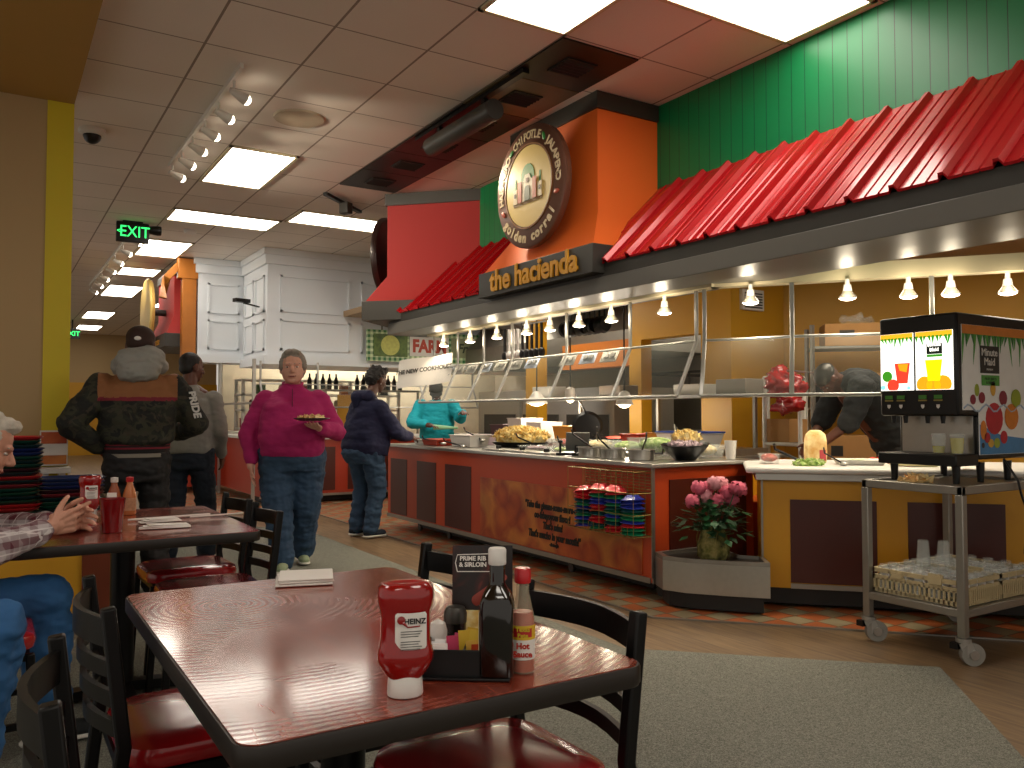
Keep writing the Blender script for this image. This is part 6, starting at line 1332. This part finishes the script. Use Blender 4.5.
for p_ in me.polygons:
    x, y, z = p_.center; 
    if z > 1.315 and abs(x) < .235: p_.material_index = 1
    elif 1.295 < z <= 1.315 and abs(x) < .235: p_.material_index = 2
b = B(); torso(b, [(0, 0, .945, .19, .135), (0, 0, .97, .2, .145), (0, 0, 1.03, .2, .148)], p=.9); b.build('ribbed_waistband', 'rib_black', jk)
for z in (.985, 1.0075): 
    b = B(); torso(b, [(0, 0, z-.006, .203, .1495), (0, 0, z+.006, .2035, .1505)], p=.9); b.build('waist_stripe', 'stripe_red', jk)
text('sleeve_print', 'PRIDE', .07, (.345, -.075, 1.27), (.25, 0, -1), (.8, -.45, .1), 'white_plastic', jk, ext=.001, bold=.003)
b = B(); b.cap((-.06, -.05, 1.55), (.07, -.05, 1.57), .09, .095); b.cap((-.11, -.0, 1.52), (-.05, .09, 1.5), .065, .05); b.cap((.12, -.0, 1.53), (.05, .09, 1.5), .065, .05); b.cap((-.05, -.1, 1.49), (.05, -.1, 1.50), .085, .085); b.build('hood', 'grey_knit', P, remesh=.009, relax=4, wrinkle=.01, wscale=14)
b = B(); b.ell(T(0, -.005, .045), (.092, .11, .085), 20, R); b.ell(T(0, -.03, .01), (.088, .085, .06), 16, R); cpb = b.build('cap', plain('brown cap', '2e1a12', .8, 0, .15, 20), P, remesh=.008, relax=2)
b = B(); rs = []
for k_ in range(2): rs.append([T(.075*math.sin(a), .075+.085*math.cos(a)*1.0, .03-.012*k_-.1*abs(math.sin(a))**2*.25) for a in [-PI/2+PI*i/10 for i in range(11)]])
b.rings(rs); b.build('cap_peak', plain('brown cap peak', '2a1710', .8), cpb); B().ell(T(0, -.115, .03), (.022, .006, .014), 8, R).build('cap_logo', 'white_plastic', cpb)
b = B(); torso(b, [(0, 0, .99, .165, .12), (0, 0, .93, .185, .14), (0, 0, .84, .19, .14), (0, -.0, .76, .18, .12)]); legs_shapes(b, hips, kn, an, (.112, .09, .085), .09); b.build('trousers', plain('black trousers', '121114', .75, 0, .2, 10), P, remesh=.009, relax=4, wrinkle=.014, wscale=9)
b = B(); torso(b, [(0, 0, .925, .19, .146), (0, 0, .95, .19, .146)], p=.9); b.build('belt', plain('grey belt', '7b7468', .5), P)
for a in an: shoe(P, a, (0, 1), 'black_cloth')

# ---- man in grey sweatshirt, back turned
P = person('man in grey sweatshirt and dark jeans looking right, beside the white panelling', (1.37, 7.12, 0.006), math.radians(-28))
c = (.01, .04, 1.585); R = rot(-.75, .12)
arms = [((.195, 0, 1.32), (.25, .0, 1.06), (.22, .16, .86)), ((-.195, 0, 1.32), (-.25, .0, 1.06), (-.24, .18, .88))]
hips = [(.10, 0, .90), (-.10, 0, .90)]; kn = [(.11, .1, .48), (-.10, -.02, .48)]; an = [(.11, .14, .09), (-.11, -.16, .12)]
b = B(); T = head_shapes(b, c, R, 1.0); b.cap((0, 0, 1.38), (0, .02, 1.52), .06, .056)
torso(b, [(0, 0, .86, .14, .10), (0, 0, 1.1, .15, .11), (0, 0, 1.3, .17, .11), (0, 0, 1.39, .15, .08), (0, 0, 1.44, .07, .06)])
for s_, e_, w_ in arms: b.cap(s_, e_, .05, .042); b.cap(e_, w_, .042, .03)
legs_shapes(b, hips, kn, an, (.08, .055, .04)); add_hand(b, arms[0][2], (0, .5, -.8), (-1, .2, 0), (0, .8, .3), 1.0, .35); add_hand(b, arms[1][2], (0, .5, -.8), (1, .2, 0), (0, .8, .3), 1.0, .35)
b.build('body', 'skin_brown', P, remesh=.0065, relax=2); face_parts(P, T, R, 1.0, brow='hair_black')
b = B(); torso(b, [(0, 0, .89, .18, .14), (0, 0, .93, .205, .16), (0, 0, 1.05, .205, .155), (0, 0, 1.2, .205, .15), (0, 0, 1.31, .20, .13), (0, 0, 1.38, .14, .1), (0, 0, 1.44, .075, .07)])
for s_, e_, w_ in arms: b.cap(s_, e_, .078, .066); b.cap(e_, Vector(e_).lerp(Vector(w_), .9), .066, .048)
b.build('sweatshirt', 'grey_knit', P, remesh=.009, relax=12, wrinkle=.012, wscale=7)
b = B(); torso(b, [(0, 0, .92, .17, .13), (0, 0, .84, .18, .135), (0, 0, .76, .17, .12)]); legs_shapes(b, hips, kn, an, (.108, .085, .08), .082); b.build('jeans', 'denim_dark', P, remesh=.009, relax=4, wrinkle=.014, wscale=9)
for a in an: shoe(P, a, (0, 1), 'black_cloth')
b = B(); b.ell(T(0, -.025, .04), (.08, .092, .085), 16, R); b.ell(T(0, -.05, -.01), (.074, .056, .06), 14, R); b.build('hair', 'hair_black', P, remesh=.008, relax=2)

# ---- server in teal behind the counter
P = person('server in teal top and dark visor serving behind the buffet glass', (4.86, 9.55, 0.006), math.radians(148))
c = (0, .13, 1.50); R = rot(.1, .75)
arms = [((.20, .03, 1.30), (.30, .18, 1.10), (.05, .36, 1.06)), ((-.20, .03, 1.30), (-.31, .16, 1.16), (-.36, .42, 1.22))]
hips = [(.10, 0, .86), (-.10, 0, .86)]; kn = [(.10, .03, .47), (-.10, .03, .47)]; an = [(.11, 0, .09), (-.11, 0, .09)]
b = B(); T = head_shapes(b, c, R, 1.0); b.cap((0, .02, 1.33), (0, .09, 1.45), .058, .055)
torso(b, [(0, 0, .82, .14, .10), (0, 0, 1.05, .16, .11), (0, 0, 1.25, .16, .11), (0, 0, 1.36, .08, .06)])
for s_, e_, w_ in arms: b.cap(s_, e_, .05, .042); b.cap(e_, w_, .042, .03)
legs_shapes(b, hips, kn, an, (.08, .055, .04)); add_hand(b, arms[0][2], (-.6, .7, 0), (0, 0, -1), (-.5, -.5, .2), 1.05, .3); add_hand(b, arms[1][2], (-.3, 1, 0), (0, 0, -1), (.8, .2, 0), 1.05, .3)
b.build('body', 'skin_brown', P, remesh=.0065, relax=2); face_parts(P, T, R, 1.0, brow='hair_black')
b = B(); torso(b, [(0, 0, .86, .21, .16), (0, .01, 1.0, .225, .18), (0, .01, 1.12, .22, .18), (0, .01, 1.24, .21, .16), (0, .01, 1.33, .17, .12), (0, .02, 1.38, .09, .08)])
for s_, e_, w_ in arms: b.cap(s_, e_, .095, .08); b.cap(e_, Vector(e_).lerp(Vector(w_), .75), .08, .055)
b.build('top', 'teal', P, remesh=.009, relax=4, wrinkle=.014, wscale=7)
b = B(); torso(b, [(0, 0, .9, .18, .14), (0, 0, .8, .18, .14)]); legs_shapes(b, hips, kn, an, (.1, .08, .075)); b.build('trousers', 'black_cloth', P, remesh=.01, relax=3)
for a in an: shoe(P, a, (0, 1), 'black_cloth')
b = B(); b.ell(T(0, -.01, .045), (.09, .106, .075), 18, R); v_ = b.build('visor_cap', 'matte_black', P, remesh=.008, relax=2); B().cap(T(-.03, .1, .03), T(.03, .1, .03), .05, .05, 12, flat=(R @ Vector((0, 0, 1)), .15)).build('cap_peak', 'matte_black', v_)
M4 = Matrix.Translation((4.86, 9.55, .006)) @ Matrix.Rotation(math.radians(148), 4, 'Z')
a_ = M4 @ Vector((.0, .42, 1.04)); q_ = M4 @ Vector((-.3, .46, 1.03)); t = wthing('pastry_bag', 'pale green tapered bottle held by the server in teal', 'bottle', tuple(a_)); B().cyl(a_, q_, .035, .012).build('bottle_body', plain('pale green bottle', '8fc79a', .4), t)

# ---- worker in black bending at the kitchen shelf
P = person('kitchen worker in black shirt and cap bending over the shelf behind yellow counter', (5.86, 3.84, 0.006), math.radians(62))
c = (0, .50, 1.47); R = rot(0, 1.15)
arms = [((.19, .34, 1.40), (.22, .46, 1.14), (.14, .60, .98)), ((-.19, .34, 1.40), (-.24, .46, 1.14), (-.12, .62, .98))]
hips = [(.11, -.06, .93), (-.11, -.06, .93)]; kn = [(.11, 0, .5), (-.11, 0, .5)]; an = [(.12, -.05, .09), (-.12, -.05, .09)]
b = B(); T = head_shapes(b, c, R, 1.0); b.cap((0, .33, 1.42), (0, .45, 1.47), .06, .056); b.cap((0, -.04, .95), (0, .3, 1.38), .13, .13)
for s_, e_, w_ in arms: b.cap(s_, e_, .05, .042); b.cap(e_, w_, .042, .03)
legs_shapes(b, hips, kn, an, (.085, .055, .04)); add_hand(b, arms[0][2], (-.1, .5, -.8), (-1, 0, 0), (0, 1, 0), 1, .5); add_hand(b, arms[1][2], (.1, .5, -.8), (1, 0, 0), (0, 1, 0), 1, .5)
b.build('body', 'skin_brown', P, remesh=.0065, relax=2); face_parts(P, T, R, 1.0, brow='hair_black')
b = B(); b.cap((0, -.05, .95), (0, .08, 1.18), .19, .205, 18, flat=((0, -.8, .6), .85)); b.cap((0, .08, 1.18), (0, .24, 1.38), .205, .20, 18, flat=((0, -.8, .6), .85)); b.cap((-.1, .32, 1.43), (.1, .32, 1.43), .11, .11)
for s_, e_, w_ in arms: b.cap(s_, e_, .1, .082)
b.build('shirt', 'black_cloth', P, remesh=.009, relax=4, wrinkle=.018, wscale=6)
b = B(); b.cap((-.07, -.06, .94), (.07, -.06, .94), .15, .15); legs_shapes(b, hips, kn, an, (.12, .09, .085)); b.build('trousers', 'matte_black', P, remesh=.01, relax=3, wrinkle=.014)
for a in an: shoe(P, a, (0, 1), 'matte_black')
b = B(); b.ell(T(0, -.015, .045), (.085, .1, .078), 18, R); b.build('cap', 'dark_steel', P, remesh=.008, relax=2)
# ---- person half hidden at the left behind the camouflage jacket
# ---- seated man in plaid shirt
def mat_plaid():
    k = N('plaid shirt'); v, o = k.obj()
    def band(c, f, lo, off=0): return k.math('LESS_THAN', k.math('FRACT', k.math('ADD', k.math('MULTIPLY', c, f), 5+off)), lo)
    a1 = band(o[0], 17, .42); a2 = band(o[2], 17, .42); a3 = band(o[1], 17, .42); t1 = band(o[2], 17, .08, .3); t2 = band(k.math('ADD', o[0], o[1]), 17, .08, .3)
    c = k.mix(k.math('MULTIPLY', k.math('ADD', k.math('MULTIPLY', a1, .5), k.math('ADD', a2, k.math('MULTIPLY', a3, .5))), .55), 'b9b1b4', '5a1f2e')
    c = k.mix(k.math('MULTIPLY', k.math('MAXIMUM', t1, t2), .7), c, 'e4dfe0'); k.color(c); k.p['Roughness'].default_value = .85; return k.m
M['plaid'] = mat_plaid()
SX, SY = -.17, 3.40
P = person('seated grey-haired man in plaid shirt and blue jeans eating at the far table', (SX, SY, 0.006), math.radians(-90))
# faces +X of the room: local +Y = room +X, local +X = room -Y (towards the viewer)
c = (-.04, .15, 1.10); R = rot(-.0, .38)
arms = [((.17, .0, .95), (.20, .14, .76), (-.02, .355, .80)), ((-.2, .0, .95), (-.28, .18, .77), (-.10, .38, .815))]
hips = [(.11, -.08, .52), (-.11, -.08, .52)]; kn = [(.33, .20, .54), (-.12, .36, .53)]; an = [(.33, .12, .09), (-.12, .36, .09)]
b = B(); T = head_shapes(b, c, R, 1.02, chub=1.08); b.cap((0, .0, .96), (-.03, .08, 1.04), .062, .058)
torso(b, [(0, -.06, .5, .15, .11), (0, -.03, .75, .16, .12), (0, -.01, .92, .16, .09), (0, 0, 1.0, .07, .06)])
for s_, e_, w_ in arms: b.cap(s_, e_, .05, .042); b.cap(e_, w_, .042, .03)
legs_shapes(b, hips, kn, an, (.08, .055, .04))
add_hand(b, arms[0][2], (-.25, 1, .28), (-1, -.2, .1), (0, -.2, 1), 1.08, .3, curls=(.1, .5, .8, .9)); add_hand(b, arms[1][2], (.15, 1, .1), (1, -.1, -.2), (0, -.2, 1), 1.08, .7)
b.build('body', 'skin_pale', P, remesh=.0042, relax=2); face_parts(P, T, R, 1.02, brow='hair_white')
b = B(); torso(b, [(0, -.06, .48, .19, .16), (0, -.04, .6, .21, .185), (0, -.02, .75, .205, .17), (0, -.01, .88, .2, .14), (0, 0, .96, .14, .1), (0, 0, 1.02, .07, .07)])
for s_, e_, w_ in arms: b.cap(s_, e_, .085, .068); b.cap(e_, Vector(e_).lerp(Vector(w_), .86), .068, .045)
sh = b.build('shirt', 'plaid', P, remesh=.008, relax=4, wrinkle=.012, wscale=9)
b = B(); b.cap((-.1, -.1, .52), (.1, -.1, .52), .13, .13); legs_shapes(b, hips, kn, an, (.108, .088, .075), .085); b.build('jeans', 'denim_bright', P, remesh=.008, relax=4, wrinkle=.014, wscale=10)
for a in an: shoe(P, a, (0, 1), 'black_cloth')
b = B(); b.ell(T(0, -.03, .05), (.085, .096, .082), 18, R); b.ell(T(0, -.065, .0), (.078, .055, .07), 14, R); b.ell(T(.0, .045, .09), (.06, .045, .03), 12, R)
for q in (-1, 1): b.ell(T(q*.072, -.02, .0), (.016, .03, .05), 10, R)
b.build('hair', 'hair_white', P, remesh=.007, relax=2, wrinkle=.008, wscale=26)
